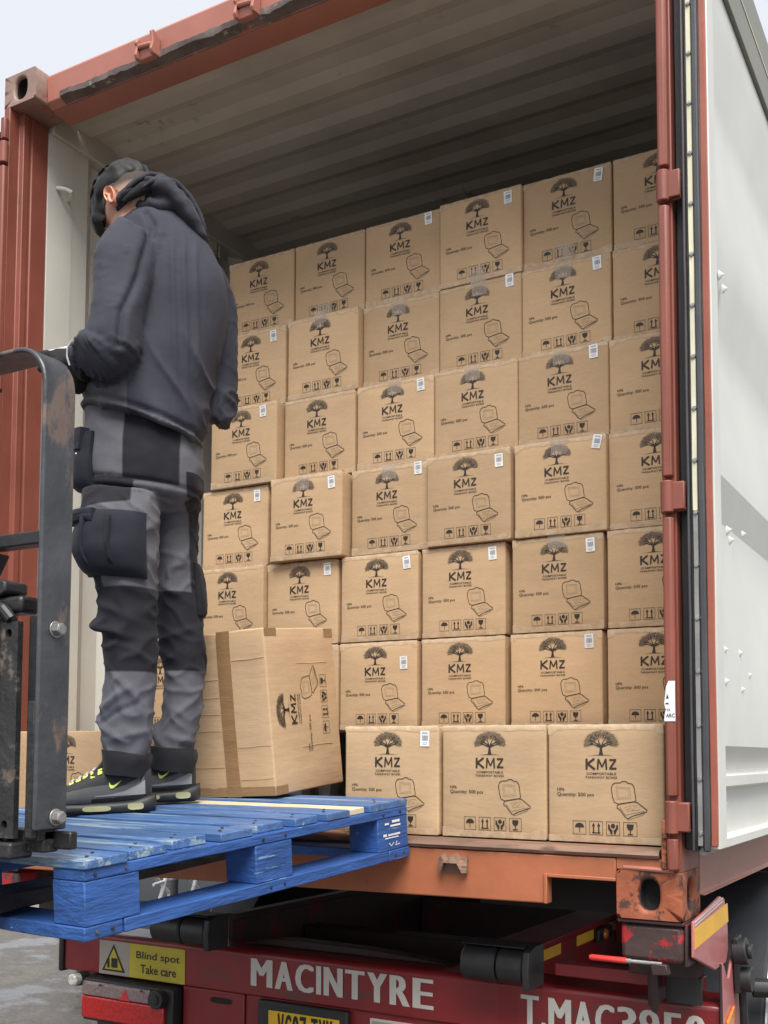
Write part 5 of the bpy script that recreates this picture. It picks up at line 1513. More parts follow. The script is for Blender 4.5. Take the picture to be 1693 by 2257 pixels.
def finish(me, name, mats, parent):
    me.materials.clear()
    for m_ in mats: me.materials.append(m_)
    me.name = name
    me.polygons.foreach_set('use_smooth', [True] * len(me.polygons))
    o = bpy.data.objects.new(name, me); COL.objects.link(o); o.parent = parent
    return o

# ---- body: one continuous skin surface under the clothes
HEAD_C = Vector((-.042, .012, 1.712))
h_f = Vector((-.50, .40, -.77)).normalized()            # where the face points
h_u = Vector((-.585, .46, .67)); h_u = (h_u - h_f * h_u.dot(h_f)).normalized()
h_l = h_u.cross(h_f).normalized()                       # the left ear
if h_l.y > 0: h_l = -h_l
def HP(f, l, u): return HEAD_C + h_f * f + h_l * l + h_u * u
def ell(m, c, ax, n=20, k=12):
    """ellipsoid from three half-axis vectors"""
    rs = []
    for i in range(1, k):
        a = PI * i / k
        rs.append([c + ax[2] * math.cos(a) + (ax[0] * math.cos(2 * PI * j / n) + ax[1] * math.sin(2 * PI * j / n)) * math.sin(a) for j in range(n)])
    m.rings(rs)
b = MB()
ell(b, HP(-.012, 0, .030), (h_f * .098, h_l * .077, h_u * .100), 28, 18)       # skull
ell(b, HP(.030, 0, -.045), (h_f * .066, h_l * .060, h_u * .080), 24, 14)       # face
ell(b, HP(.050, 0, -.098), (h_f * .036, h_l * .038, h_u * .030))               # chin
ell(b, HP(.094, 0, -.030), (h_f * .022, h_l * .013, h_u * .026))               # nose
ell(b, HP(.084, 0, .018), (h_f * .012, h_l * .050, h_u * .014))                # brow
ell(b, HP(.082, 0, -.068), (h_f * .012, h_l * .026, h_u * .008))               # lips
for s_ in (-1, 1):
    ell(b, HP(.066, .038 * s_, -.030), (h_f * .018, h_l * .020, h_u * .020))   # cheek
b.tube([HP(-.035, 0, -.03), Vector((-.040, .03, 1.69)), Vector((.01, .035, 1.63)), Vector((.04, .03, 1.55))], [.050, .050, .058, .09], 20)
b.tube([(.045, .02, 1.60), (.05, .015, 1.45), (.03, .01, 1.25), (.01, .01, 1.08), (.0, .01, .92)], [.085, .12, .115, .11, .10], 24)
b.tube([(.03, -.04, 1.57), (-.025, -.125, 1.49), (-.04, -.165, 1.28), (-.10, -.165, 1.205), (-.165, -.125, 1.222)], [.055, .046, .036, .028, .018], 14)
b.tube([(.06, .05, 1.57), (.20, .12, 1.50), (.212, .125, 1.30), (.19, .10, 1.16), (.10, .09, 1.16), (-.08, .03, 1.235)], [.05, .038, .032, .028, .026, .020], 14)
b.tube([(-.01, -.02, .95), (-.035, -.062, .72), (-.01, -.07, .46), (-.008, -.07, .20), (-.005, -.07, .10), (-.004, -.07, .09)], [.070, .058, .045, .038, .030, .028], 16)
b.tube([(.06, .05, .95), (.09, .105, .72), (.108, .11, .46), (.10, .11, .20), (.085, .11, .10), (.085, .11, .09)], [.065, .048, .042, .038, .030, .028], 16)
body = finish(remesh(b, .0055, 3), 'body', [M['skin']], PS)
PSL = PS
# ear
def ear():
    m = MB()
    c = HP(-.006, .0775, -.006)
    ax = (h_f * .55 - h_u * .12); up = (h_u * .94 + h_f * -.25).normalized(); fw = (h_f - up * h_f.dot(up)).normalized()
    n = 20; rs = []
    for sc_, lift in ((1.0, -.004), (1.03, .008), (.94, .016), (.80, .014), (.66, .006), (.45, .004)):
        rs.append([c + (fw * math.cos(2 * PI * k / n) * (.0175 + .003 * math.sin(2 * PI * k / n)) + up * math.sin(2 * PI * k / n) * .033) * sc_ + h_l * lift - fw * .006 * (lift > .005) for k in range(n)])
    m.rings(rs)
    o = m.build('ear', M['ear_skin'], body, smooth=80)
    m = MB(); m.tube([c + fw * .004 + up * .018 + h_l * .013, c - fw * .003 + up * .004 + h_l * .011, c + fw * .003 - up * .010 + h_l * .012, c + fw * .002 - up * .024 + h_l * .012], [.003, .005, .006, .005], 8)
    m.build('ear_fold', M['ear_skin'], body, smooth=80)
ear()
for s_ in (-1, 1):
    m = MB(); c = HP(.082, .030 * s_, -.002); ell(m, c, (h_f * .011, h_l * .013, h_u * .010), 14, 8); m.build('eye', M['lens_white'], body, smooth=80)
# hair: thick on top with a long fringe falling past the face; sides faded short
def hair():
    m = MB()
    ell(m, HP(-.012, 0, .048), (h_f * .112, h_l * .088, h_u * .100), 36, 24)
    ell(m, HP(.070, .004, .035), (h_f * .045, h_l * .072, h_u * .070), 24, 14)
    me = remesh(m, .006, 2)
    bm = bmesh.new(); bm.from_mesh(me); dl = []
    for v in bm.verts:
        q = v.co - HEAD_C
        f, l, u = q.dot(h_f), q.dot(h_l), q.dot(h_u)
        line = .026 - .62 * max(0, -f - .03) - 1.3 * max(0, f - .040) * (1 - smoothstep(.015, .045, l)) - .25 * max(0, f - .04)
        if u < line - .012: dl.append(v)
        else:
            k = smoothstep(.03, -.012, u - line) * .12
            v.co = HEAD_C + h_f * f * (1 - k) + h_l * l * (1 - k) + h_u * u
    bmesh.ops.delete(bm, geom=dl, context='VERTS'); bm.to_mesh(me); bm.free()
    def d(c, q):
        p = Vector(c) - HEAD_C
        f, l, u = p.dot(h_f), p.dot(h_l), p.dot(h_u)
        return .0045 * noise.noise(Vector((l * 90, f * 18, u * 18))) + .005 * noise.noise(Vector((f * 30, l * 45, u * 30)))
    displace(me, d)
    o = finish(me, 'hair', [M['hair']], PS)
    # loose locks of the fringe and the crown
    m = MB(); rnd = random.Random(11)
    def crown(a, l, g):
        k = math.sqrt(max(.05, 1 - (l / .092) ** 2))
        return HP(-.012 + (.112 + g) * math.sin(a) * k, l, .048 + (.100 + g) * math.cos(a) * k)
    for k in range(60):
        l = rnd.uniform(-.070, .050); a = rnd.uniform(.2, .7); g = rnd.uniform(-.002, .003); w_ = rnd.uniform(.004, .0075)
        pts = [crown(a, l, g - .003), crown(a + .3, l, g + .001), crown(a + .62, l * 1.02, g + .002), crown(a + .95, l * 1.02, g + .002)]
        if l < .03:
            e = rnd.uniform(.0, .05)
            pts += [HP(.100 + .006 * rnd.random(), l, -.005), HP(.098 + .010 * rnd.random(), l * .95, -.035 - e)]
            r_ = [w_ * .3, w_ * .9, w_, w_ * 1.1, w_, w_ * .2]
        else:
            r_ = [w_ * .3, w_ * .9, w_, w_ * .3]
        m.tube(pts, r_, 6)
    for k in range(70):
        l = rnd.uniform(-.08, .082); a = rnd.uniform(-1.1, .3); g = rnd.uniform(-.003, .001)
        m.tube([crown(a + q_ * .16, l + .004 * math.sin(k + q_), g) for q_ in range(4)], [.001, .0035, .004, .001], 5)
    m.build('hair_lock', M['hair'], o, smooth=80)
hair()
# cropped, faded sides and nape
def fade():
    m = MB()
    ell(m, HP(-.014, 0, .028), (h_f * .1005, h_l * .0795, h_u * .102), 40, 28)
    me = remesh(m, .005, 2)
    bm = bmesh.new(); bm.from_mesh(me)
    dl = []
    for v in bm.verts:
        q = v.co - HEAD_C; f, l, u = q.dot(h_f), q.dot(h_l), q.dot(h_u)
        if u < -.060 or f > .040 or (abs(l) > .05 and u < .016 and f > -.028): dl.append(v)
    bmesh.ops.delete(bm, geom=dl, context='VERTS'); bm.to_mesh(me); bm.free()
    co, no = arrays(me)
    at = me.attributes.new('stub', 'FLOAT', 'POINT'); val = []
    for c in co:
        q = Vector(c) - HEAD_C; f, l, u = q.dot(h_f), q.dot(h_l), q.dot(h_u)
        line = .018 - .62 * max(0, -f - .03)
        val.append(min(1, max(0, 1 - (line - u) / .030)) + .06 * noise.noise(q * 160))
    at.data.foreach_set('value', np.clip(np.array(val), 0, 1))
    finish(me, 'cropped_hair', [M['nape']], PS)
fade()

# ---- trousers
def trousers():
    m = MB()
    loft(m, 'hips'); loft(m, 'legL'); loft(m, 'legR')
    me = remesh(m, .0062, 6)
    cl = [np.array(r) for r in interp(RG['legL'], 6)]; cr = [np.array(r) for r in interp(RG['legR'], 6)]
    def near(z, C_):
        return min(C_, key=lambda r: abs(r[2] - z))
    def which(c):
        if c[2] > .86: return None
        a, b_ = near(c[2], cl), near(c[2], cr)
        da = ((c[0] - a[0]) / a[3]) ** 2 + ((c[1] - a[1]) / a[5]) ** 2
        db = ((c[0] - b_[0]) / b_[3]) ** 2 + ((c[1] - b_[1]) / b_[5]) ** 2
        return ('L', a) if da < db else ('R', b_)
    # named folds: (leg, z at the camera side, slope, amplitude, width)
    # (leg, height, slope, amplitude, width, angle it is strongest at)
    FO = [('L', .492, .7, .015, .013, 2.6), ('L', .470, .5, -.010, .010, 2.5), ('L', .545, 1.0, .008, .012, 2.2), ('L', .595, .8, .007, .014, 1.2), ('L', .285, -1.2, .010, .013, 2.3), ('L', .262, -1.0, -.006, .009, 1.8), ('L', .238, 1.2, .011, .012, 2.8), ('L', .205, -.5, .008, .010, 1.2), ('L', .335, 1.8, .006, .012, 1.6), ('L', .42, 1.2, .004, .009, 1.0),
          ('R', .452, .8, .011, .012, 2.9), ('R', .50, -.6, .005, .010, 1.2), ('R', .222, 1.2, .013, .013, 2.9), ('R', .19, .3, .010, .010, .8), ('R', .28, -1.6, .006, .012, 1.3), ('R', .36, 1.4, .004, .012, 1.7),
          ('L', .70, 1.5, .006, .016, .9), ('L', .76, -1.0, .005, .014, .6), ('R', .70, -1.8, .007, .016, 1.2), ('R', .62, 1.2, .005, .014, 1.8)]
    def disp(c, q):
        w = which(c); z = c[2]; d = 0
        if w:
            leg, r = w
            ang = math.atan2(-(c[1] - r[1]) / r[5], (c[0] - r[0]) / r[3])
            for (lg, zc, sl, am, wd, a0) in FO:
                if lg == leg:
                    da = (ang - a0 + PI) % (2 * PI) - PI
                    zz = z - zc - sl * .035 * da - .008 * noise.noise(Vector((ang * 1.5, zc * 30, 0)))
                    d += am * math.exp(-(zz / wd) ** 2) * math.exp(-(da / .95) ** 2)
            d += .0035 * noise.noise(Vector((c[0] * 12, c[1] * 12, z * 14 + ang)))
            d += .0065 * (ridge((c[0] * 11 + z * 15, c[1] * 10, z * 10 - c[0] * 9)) ** 3 - .3)
        else:
            d += .005 * ridge((c[0] * 6 + 3, c[1] * 5, z * 11 + c[0] * 9)) - .002
            d -= .006 * math.exp(-((z - .898 + c[0] * .12) / .006) ** 2) * (1 if c[1] < .03 else 0) - .004 * math.exp(-((z - .885 + c[0] * .12) / .010) ** 2) * (1 if c[1] < .03 else 0)
            d += .004 * noise.noise(Vector((c[0] * 14, c[1] * 14, z * 24)))
            d += 0
        return d
    displace(me, disp)
    co, no = arrays(me)
    at = me.attributes.new('panel', 'FLOAT', 'POINT')
    val = np.zeros(len(co))
    for i, c in enumerate(co):
        z = c[2]; w = which(c); f = -1.0
        if w is None:
            # seat patch and dark yoke band
            f = max(f, min(.075 - abs(c[0] - .049), 1.2 - z, z - .895 + .08 * c[0], -c[1] * 9))
            f = max(f, c[0] - .140 if z < .93 else -1)
            f = max(f, min(.900 - .10 * c[0] - z, .004 - c[0], .05 - c[1]))
        else:
            leg, r = w
            if leg == 'L':
                f = max(f, min(z - .372, .598 - z))
                f = max(f, min(z - .822 - .12 * (c[0] + .04), .004 - c[0], .05 - c[1]))
                f = max(f, min(-.050 - (c[0] - r[0]), z - .55, .645 - z))
            else:
                f = max(f, min(z - .388, .612 - z))
                f = max(f, (c[0] - r[0]) - .046 if z > .55 else -1)
                pass
        val[i] = .5 + f * 6
    at.data.foreach_set('value', np.clip(val, 0, 1))
    o = finish(me, 'trousers', [M['trousers']], PS)
    return o
TRO = trousers()
for key in ('cuffL', 'cuffR'):
    m = MB(); rs = [ring_pts(r, 40, 2.3, .002) for r in interp(RG[key], 5)]
    n_ = len(rs)
    for i, r in enumerate(rs):
        for j, p in enumerate(r):
            p += Vector((1, 0, 0)) * .003 * noise.noise(p * 30) + Vector((0, 0, 1)) * .004 * noise.noise(Vector((p.x * 18, p.y * 18, i)))
    rin = [[p.lerp(sum(r, Vector()) / len(r), .08) for p in r] for r in reversed(rs)]
    m.rings(rs + rin)
    m.build('trouser_cuff', M['cuff'], TRO, smooth=70)
def shell(key, z0, z1, a0, a1, off0, off1, mat, name, bulge_=.0, sag=0.0, n=14, k=12, slant=0.0):
    """pocket: curved patch standing off a limb; angles from the picture's right, 90 degrees facing the camera"""
    R_ = interp(RG[key], 8); m = MB(); outer = []; inner = []
    for i in range(k + 1):
        u = i / k; ro = []; ri = []
        for j in range(n + 1):
            v = j / n
            z = z0 + (z1 - z0) * u + slant * (v - .5)
            r = min(R_, key=lambda q: abs(q[2] - z))
            a = math.radians(a0 + (a1 - a0) * v)
            e = math.sin(PI * u) ** .5 * math.sin(PI * v) ** .5
            w = .004 * noise.noise(Vector((u * 5, v * 4, z0 * 31))) + .0035 * ridge((u * 6 + v * 3, v * 5, z0 * 17))
            for lst, off in ((ro, off0 + (off1 - off0) * (1 - u) * e + bulge_ * e + w * e), (ri, -.004)):
                L = r[3] + off; B = r[5] + off
                c_, s_ = math.cos(a), math.sin(a)
                cc = math.copysign(abs(c_) ** (2 / 2.25), c_); qq = math.copysign(abs(s_) ** (2 / 2.25), s_)
                lst.append(Vector((r[0] + L * cc, r[1] - B * qq, z - sag * e * (1 - u))))
        outer.append(ro); inner.append(ri)
    vs = [p for r in outer for p in r] + [p for r in inner for p in r]
    W = n + 1; O_ = (k + 1) * W; fs = []
    for i in range(k):
        for j in range(n):
            a = i * W + j
            fs.append((a, a + 1, a + W + 1, a + W)); fs.append((O_ + a, O_ + a + W, O_ + a + W + 1, O_ + a + 1))
    for j in range(n):
        fs.append((j, O_ + j, O_ + j + 1, j + 1)); q = k * W + j; fs.append((q, q + 1, O_ + q + 1, O_ + q))
    for i in range(k):
        a = i * W; fs.append((a, a + W, O_ + a + W, O_ + a)); q = i * W + n; fs.append((q, O_ + q, O_ + q + W, q + W))
    m.add(vs, fs)
    return m.build(name, mat, TRO, smooth=55)
shell('legL', .625, .800, 42, 172, .010, .030, M['pocket'], 'cargo_pocket', .016, .012, slant=.012)
shell('legL', .768, .803, 110, 176, .030, .028, M['pocket'], 'pocket_flap', .006, slant=.004)
for a in (122, 92):
    shell('legL', .650, .778, a - 2.2, a + 2.2, .036, .040, M['pocket'], 'pocket_pleat', .006, .006, n=4, slant=.0)
shell('legR', .55, .70, -25, 28, .006, .012, M['pocket_black'], 'cargo_pocket', .008, .004)
shell('hips', .880, 1.050, 130, 190, .012, .026, M['pocket'], 'holster_pocket', .008, .004, slant=.03)
shell('hips', .995, 1.058, 140, 188, .028, .024, M['pocket'], 'pocket_flap', .004, slant=.02)

m = MB(); m.box(-.163, -.150, -.085, -.080, .972, .976); m.build('pocket_tag', M['phone_white'], TRO)

# ---- hoodie
def hoodie():
    m = MB()
    loft(m, 'torso'); loft(m, 'sleeveL', n=32); loft(m, 'sleeveR', n=32)
    me = remesh(m, .0062, 7)
    aL = [Vector(r[:3]) for r in interp(RG['sleeveL'], 5)]; rL = [max(math.hypot(r[3], r[4]), r[5]) for r in interp(RG['sleeveL'], 5)]
    aR = [Vector(r[:3]) for r in interp(RG['sleeveR'], 5)]; rR = [max(math.hypot(r[3], r[4]), r[5]) for r in interp(RG['sleeveR'], 5)]
    def sl_(c, A, rr):
        p = Vector(c); k = min(range(len(A)), key=lambda i: (A[i] - p).length)
        return (A[k] - p).length / rr[k], k / (len(A) - 1)
    AP = [(.020, 1.655), (.044, 1.61), (.036, 1.52), (.024, 1.43), (.004, 1.36), (-.012, 1.315), (-.016, 1.22)]
    ARM = list(zip(AP[:-1], AP[1:]))
    def disp(c, q):
        p = Vector(c); z = c[2]; d = 0
        dl, tl = sl_(c, aL, rL); dr, tr_ = sl_(c, aR, rR)
        if dl < 1.12 and q[1] < .5:
            e = smoothstep(.45, .7, tl)
            d += (.002 + .011 * e) * (ridge((tl * 15 + c[0] * 12, c[1] * 7, z * 10)) ** 3 - .3)
            d += .005 * math.exp(-((tl - .63) / .035) ** 2) * (1 if q[0] < .3 else .2) - .007 * math.exp(-((tl - .58) / .03) ** 2) * (1 if q[0] > -.2 else .3)
            d += .0025 * noise.noise(Vector((c[0] * 18, c[1] * 18, z * 9)))
        elif dr < 1.12 and c[0] > .13:
            e = smoothstep(.4, .62, tr_)
            d += (.002 + .010 * e) * (ridge((c[0] * 12 + z * 14, c[1] * 9, z * 20 - c[0] * 20)) ** 3 - .3)
        else:
            lo = smoothstep(1.35, 1.15, z)
            d += .004 * (ridge((c[0] * 6 + z * 2.4, c[1] * 4 + 5, z * 2.0)) - .5) * (1 - lo)
            d += .012 * lo * (ridge((c[0] * 6 + 2, c[1] * 5, z * 8 + c[0] * 13)) ** 3 - .3)
            # long creases hanging from the shoulder blades
            for s0, am in ((.098, .006), (.128, .007), (.158, .005)):
                sx = s0 + .05 * (1.55 - z)
                d += am * math.exp(-((c[0] - sx) / .007) ** 2) * smoothstep(1.10, 1.3, z) * smoothstep(1.62, 1.5, z) * (1 if q[1] < .3 else 0)
        # armhole seam pulled in, cloth puffed beside it
        if q[1] < .4:
            best = 9
            for (a0, b0), (a1, b1) in ARM:
                tt = max(0, min(1, ((c[0] - a0) * (a1 - a0) + (z - b0) * (b1 - b0)) / ((a1 - a0) ** 2 + (b1 - b0) ** 2)))
                dd = math.hypot(c[0] - a0 - tt * (a1 - a0), z - b0 - tt * (b1 - b0)); best = min(best, dd)
            d -= .009 * math.exp(-(best / .007) ** 2) - .004 * math.exp(-((best - .018) / .012) ** 2)
        # hem rolled in
        hem = 1.018 - .33 * (c[0] - .007) + .05
        d += .005 * math.exp(-((z - hem - .004) / .008) ** 2) - .010 * math.exp(-((z - hem - .022) / .008) ** 2) * (1 if dl > 1.1 and dr > 1.1 else 0)
        return d
    displace(me, disp)
    co, no = arrays(me)
    at = me.attributes.new('panel', 'FLOAT', 'POINT'); val = np.zeros(len(co))
    for i, c in enumerate(co):
        dl, tl = sl_(c, aL, rL); dr, _ = sl_(c, aR, rR)
        f = -1
        if True:
            f = min(-.012 - c[0] + .0 * c[2], 1.305 - c[2] + .25 * (c[0] + .1), (dl - 1.10) * .10)
            if no[i][1] > .35: f = min(f, -.01)
        f = max(f, min((1.085 - .33 * c[0]) - c[2], c[0] - .02) if dr > 1.08 else -1)
        val[i] = .5 + f * 6
    at.data.foreach_set('value', np.clip(val, 0, 1))
    return finish(me, 'hoodie', [M['hoodie']], PS)
HO = hoodie()
# hood lying on the back
def hood():
    m = MB()
    loft(m, 'hood', 6, 36)
    ell(m, Vector((.045, .02, 1.692)), (Vector((.09, 0, 0)), Vector((0, .095, 0)), Vector((0, 0, .035))), 24, 12)
    me = remesh(m, .006, 4)
    def disp(c, q):
        d = .006 * (ridge((c[0] * 7 + c[2] * 11, c[1] * 6, c[2] * 17 - c[0] * 14)) - .6) + .003 * noise.noise(Vector(c) * 25)
        # gathered pinch where the hood joins the collar
        r = math.hypot(c[0] - .0, c[2] - 1.735)
        d -= .010 * math.exp(-(r / .018) ** 2) * (1 if c[1] < 0 else 0)
        a = math.atan2(c[2] - 1.735, c[0])
        d += .006 * math.exp(-(r / .055) ** 2) * math.cos(a * 7) * (1 if c[1] < .0 else 0)
        # fold along the hood's edge
        line = 1.775 - .9 * max(0, c[0] - .075)
        d -= .008 * math.exp(-((c[2] - line) / .008) ** 2) * (1 if c[1] < .02 else 0)
        return d
    displace(me, disp)
    finish(me, 'hood', [M['hood_cloth']], HO)
    # dark opening rim that wraps the neck
    m = MB()
    pts = [(-.056, -.080, 1.708), (-.034, -.086, 1.726), (-.008, -.084, 1.750), (.022, -.070, 1.774), (.054, -.030, 1.790), (.080, .03, 1.788), (.05, .10, 1.765), (-.02, .11, 1.73)]
    m.tube(pts, [.004, .008, .009, .009, .009, .009, .010, .010], 12)
    pts = [(.004, -.088, 1.722), (.030, -.086, 1.744), (.060, -.070, 1.762), (.095, -.040, 1.764), (.130, -.02, 1.735), (.158, -.01, 1.69), (.178, -.01, 1.64)]
    m.tube(pts, [.003, .008, .010, .011, .010, .008, .004], 12)
    me2 = MB(); me2.tube([(-.050, -.074, 1.690), (-.024, -.078, 1.708), (.008, -.074, 1.732), (.045, -.045, 1.758), (.065, .02, 1.768)], [.007, .013, .018, .021, .018], 12)
    finish(remesh(me2, .005, 3), 'hood_lining', [M['hood_black']], HO)
    me = remesh(m, .005, 4)
    finish(me, 'hood_rim', [M['hood_cloth']], HO)
hood()

# ---- gloves: palm, four fingers and a thumb each, closed on the phone
def glove(palm_c, pd, pu, pn, size, name='glove', curl=1.0):
    """pd along the fingers, pu across towards the thumb, pn out of the back of the hand"""
    m = MB()
    ell(m, palm_c, (pd * .048 * size, pu * .042 * size, pn * .020 * size), 20, 12)
    m.tube([palm_c - pd * .085 * size, palm_c - pd * .02 * size], [.034 * size, .034 * size], 16)
    for i, (o_, L) in enumerate(((.030, .070), (.010, .078), (-.010, .073), (-.029, .058))):
        b0 = palm_c + pd * .034 * size + pu * o_ * size
        a = 0.0; pts = [palm_c + pu * o_ * .7 * size, b0]; p = b0
        for k, (fr, bend) in enumerate(((.42, .55), (.33, .75), (.25, .55))):
            a += bend * curl
            p = p + (pd * math.cos(a) - pn * math.sin(a)) * L * fr * size
            pts.append(p)
        m.tube(pts, [.011 * size, .0115 * size, .0105 * size, .0098 * size, .0075 * size], 12)
    t0 = palm_c - pd * .020 * size + pu * .030 * size
    m.tube([t0 - pu * .015, t0 + pu * .016 * size - pn * .006 * size + pd * .012 * size, t0 + pu * .026 * size - pn * .020 * size + pd * .034 * size, t0 + pu * .022 * size - pn * .032 * size + pd * .054 * size], [.013 * size, .013 * size, .011 * size, .0085 * size], 12)
    me = remesh(m, .0034, 3)
    displace(me, lambda c, q: .0016 * (ridge((c[0] * 40, c[1] * 40, c[2] * 40)) - .5))
    o = finish(me, name, [M['glove']], PS)
    return o
pd = Vector((-.80, .38, .46)).normalized(); pn = Vector((.30, -.62, .75)); pn = (pn - pd * pn.dot(pd)).normalized(); pu = pn.cross(pd)
glove(Vector((-.190, -.095, 1.236)), pd, pu, pn, 1.12, curl=.55)
pd2 = Vector((-.90, -.10, .30)).normalized(); pn2 = Vector((-.15, -.75, -.35)); pn2 = (pn2 - pd2 * pn2.dot(pd2)).normalized(); pu2 = pd2.cross(pn2)
glove(Vector((-.155, -.03, 1.205)), pd2, pu2, pn2, 1.1, curl=.9)
m = MB(); ell(m, Vector((-.158, -.085, 1.185)), (Vector((.026, 0, 0)), Vector((0, .04, 0)), Vector((.004, 0, .046))), 20, 12)
m.tube([(-.172, -.088, 1.235), (-.160, -.09, 1.19), (-.152, -.085, 1.155)], [.022, .032, .022], 14)
finish(remesh(m, .005, 4), 'glove_cuff', [M['glove']], PS)
m = MB(); m.tube([(-.155, -.178, 1.255), (-.168, -.172, 1.238), (-.170, -.168, 1.215), (-.163, -.165, 1.192)], .0028, 8); m.build('cuff_piping', M['piping'], PS, smooth=80)

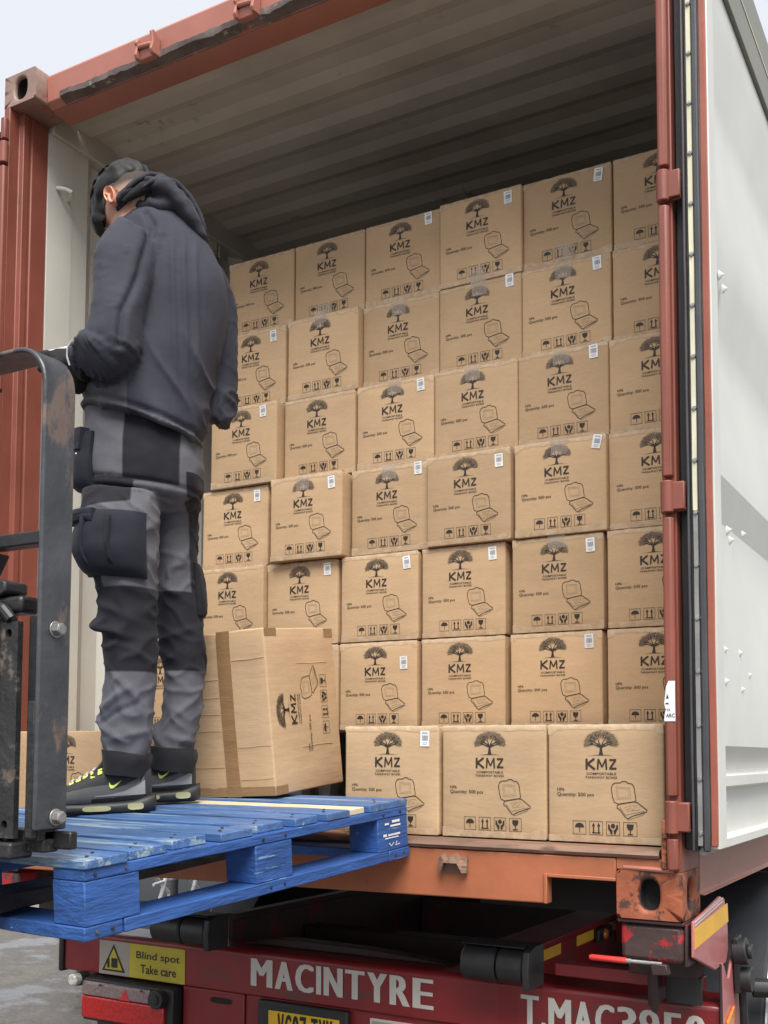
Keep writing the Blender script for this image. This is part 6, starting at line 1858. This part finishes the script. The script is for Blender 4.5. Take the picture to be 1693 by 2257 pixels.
# ---- shoes: toe towards the picture's left
def shoe(c, ang, lean=0.0):
    S = bpy.data.objects.new('shoe', None); COL.objects.link(S); S.parent = PS
    S.location = c; S.rotation_euler = (0, lean, ang)
    # local: x towards the heel, y across, z up
    def section(x, hw, z0, z1, n=20, e=2.6, flat=True):
        out = []
        for k in range(n):
            a = 2 * PI * k / n; cc, q = math.cos(a), math.sin(a)
            cc = math.copysign(abs(cc) ** (2 / e), cc); q = math.copysign(abs(q) ** (2 / e), q)
            out.append((x, hw * cc, (z0 + z1) / 2 + (z1 - z0) / 2 * q))
        return out
    m = MB()
    m.rings([section(-.165, .018, .020, .030), section(-.155, .036, .008, .036), (section(-.11, .050, .001, .038)), section(-.05, .047, .002, .036), section(.02, .042, .002, .038), section(.08, .042, .002, .042), section(.118, .038, .003, .052), section(.136, .022, .010, .056)])
    sole = m.build('sole', M['shoe_sole'], S, bevel=.002, smooth=50)
    m = MB()
    m.rings([section(-.158, .020, .026, .046), section(-.145, .036, .022, .062), section(-.11, .046, .022, .078), section(-.06, .045, .024, .098), section(-.02, .042, .026, .122), section(.02, .041, .026, .138), section(.06, .041, .028, .140), section(.100, .037, .028, .136), section(.124, .024, .032, .124)])
    up = m.build('upper', M['shoe_dark'], S, smooth=60)
    # layered side panels, paler towards the heel, following the upper's flank on both sides
    def flank(pts_lo, pts_hi, mat, off, name='side_panel'):
        for sy in (-1, 1):
            vs = []; n = len(pts_lo)
            for (x0, z0), (x1, z1) in zip(pts_lo, pts_hi):
                for k in range(4):
                    t = k / 3; x = x0 + (x1 - x0) * t; z = z0 + (z1 - z0) * t
                    hw = np.interp(x, [-.158, -.145, -.11, -.06, -.02, .02, .06, .10, .124], [.020, .036, .046, .045, .042, .041, .041, .037, .024])
                    zb = np.interp(x, [-.158, -.11, -.06, -.02, .02, .06, .10, .124], [.026, .022, .024, .026, .026, .028, .028, .032]); zt = np.interp(x, [-.158, -.145, -.11, -.06, -.02, .02, .06, .10, .124], [.046, .062, .078, .098, .122, .138, .140, .136, .124])
                    q = min(1, abs((z - (zb + zt) / 2) / ((zt - zb) / 2)))
                    y = hw * (1 - q ** 2.6) ** (1 / 2.6)
                    vs.append((x, sy * (y + off), z))
            mm = MB(); mm.add(vs, [(i * 4 + k, i * 4 + 4 + k, i * 4 + 5 + k, i * 4 + 1 + k) for i in range(n - 1) for k in range(3)])
            mm.build(name, mat, S, smooth=60)
    xs = [-.10, -.06, -.02, .02, .06, .095, .110]
    flank([(x, .040 + .006 * i * .4) for i, x in enumerate(xs)], [(x, z) for x, z in zip(xs, [.050, .056, .062, .068, .080, .098, .106])], M['shoe_mid'], .0012)
    xs = [-.02, .02, .06, .095, .112]
    flank([(x, .050 + .001 * i) for i, x in enumerate(xs)], [(x, z) for x, z in zip(xs, [.053, .056, .064, .080, .092])], M['shoe_light'], .0024)
    xs = [-.145, -.12, -.09, -.06, -.03]
    flank([(x, .034) for x in xs], [(x, z) for x, z in zip(xs, [.046, .052, .056, .058, .058])], M['shoe_mid'], .0014)
    xs = [-.13, -.10, -.07, -.04, -.01, .03]
    flank([(x, .046) for x in xs], [(x, z) for x, z in zip(xs, [.058, .064, .070, .076, .080, .082])], M['shoe_mid'], .0008)
    # air windows in the sole
    for sy in (-1, 1):
        for (x0, x1, z0, z1) in ((-.052, .022, .012, .026), (.066, .108, .014, .032)):
            ik = Ink(); ik.poly([(.5 + .5 * math.copysign(abs(math.cos(t)) ** .5, math.cos(t)), .5 + .5 * math.copysign(abs(math.sin(t)) ** .7, math.sin(t))) for t in [2 * PI * k / 24 for k in range(24)]])
            me = ik.mesh('sole_window', [M['shoe_window']], lambda a, b: (x0 + a * (x1 - x0), sy * (np.interp(x0 + a * (x1 - x0), [-.11, -.05, .02, .08, .118], [.050, .047, .042, .042, .038]) + .0012), z0 + b * (z1 - z0)))
            link('sole_window', me, sole, smooth=0)
        # tick mark
        ik = Ink(); ik.poly([(0, .78), (.03, .30), (.14, .02), (.32, .06), (.60, .36), (1.0, 1.0), (.55, .58), (.34, .40), (.18, .42), (.08, .62)])
        me = ik.mesh('tick_mark', [M['neon']], lambda a, b: (.018 + a * .034, sy * (.0415 - .002 * b + .0034), .071 + b * .022))
        link('tick_mark', me, S, smooth=0)
    # tongue and lace loops
    m = MB(); m.rings([section(-.055, .020, .085, .098), section(-.02, .022, .110, .126), section(.005, .024, .130, .158), section(.018, .022, .140, .172)]); m.build('tongue', M['shoe_dark'], S, smooth=60)
    for k in range(5):
        x = -.085 + k * .019; z = np.interp(x, [-.11, -.06, -.02, .02], [.076, .096, .119, .135])
        for sy in (-1, 1):
            mm = MB(); mm.rings([[(x - .006, sy * .014, z + .002), (x + .006, sy * .014, z + .005), (x + .006, sy * .014, z + .008), (x - .006, sy * .014, z + .005)], [(x - .003, sy * .036, z - .016), (x + .009, sy * .036, z - .012), (x + .009, sy * .0385, z - .011), (x - .003, sy * .0385, z - .015)]]); mm.build('lace_loop', M['neon'], S, bevel=.001)
    m = MB()
    for k in range(5):
        x = -.085 + k * .019; z = np.interp(x, [-.11, -.06, -.02, .02], [.080, .100, .123, .139])
        m.tube([(x, -.018, z), (x + .004, 0, z + .007), (x, .018, z)], .0035, 8)
    m.build('lace', M['piping'], S, smooth=80)
    return S
shoe((-.064, -.075, -.011), .08, -.038)
shoe((.030, .110, .012), .16, -.030)
# the phone, a thing of its own held in the left glove
PH = MB(); PH.box(-.036, .036, -.004, .004, -.072, .072)
ph = PH.build('phone', M['phone_white'], None, bevel=.003)
wm = Matrix.Translation(Vector((-.17, -.40, BZ + .245))) @ Matrix.Rotation(YAW, 4, 'Z')
pc = wm @ Vector((-.225, -.050, 1.259))
ph.location = pc
ph.rotation_euler = (math.radians(84), math.radians(6), YAW + math.radians(75))
tag(ph, 'white phone held in the worker\'s black glove', 'phone')
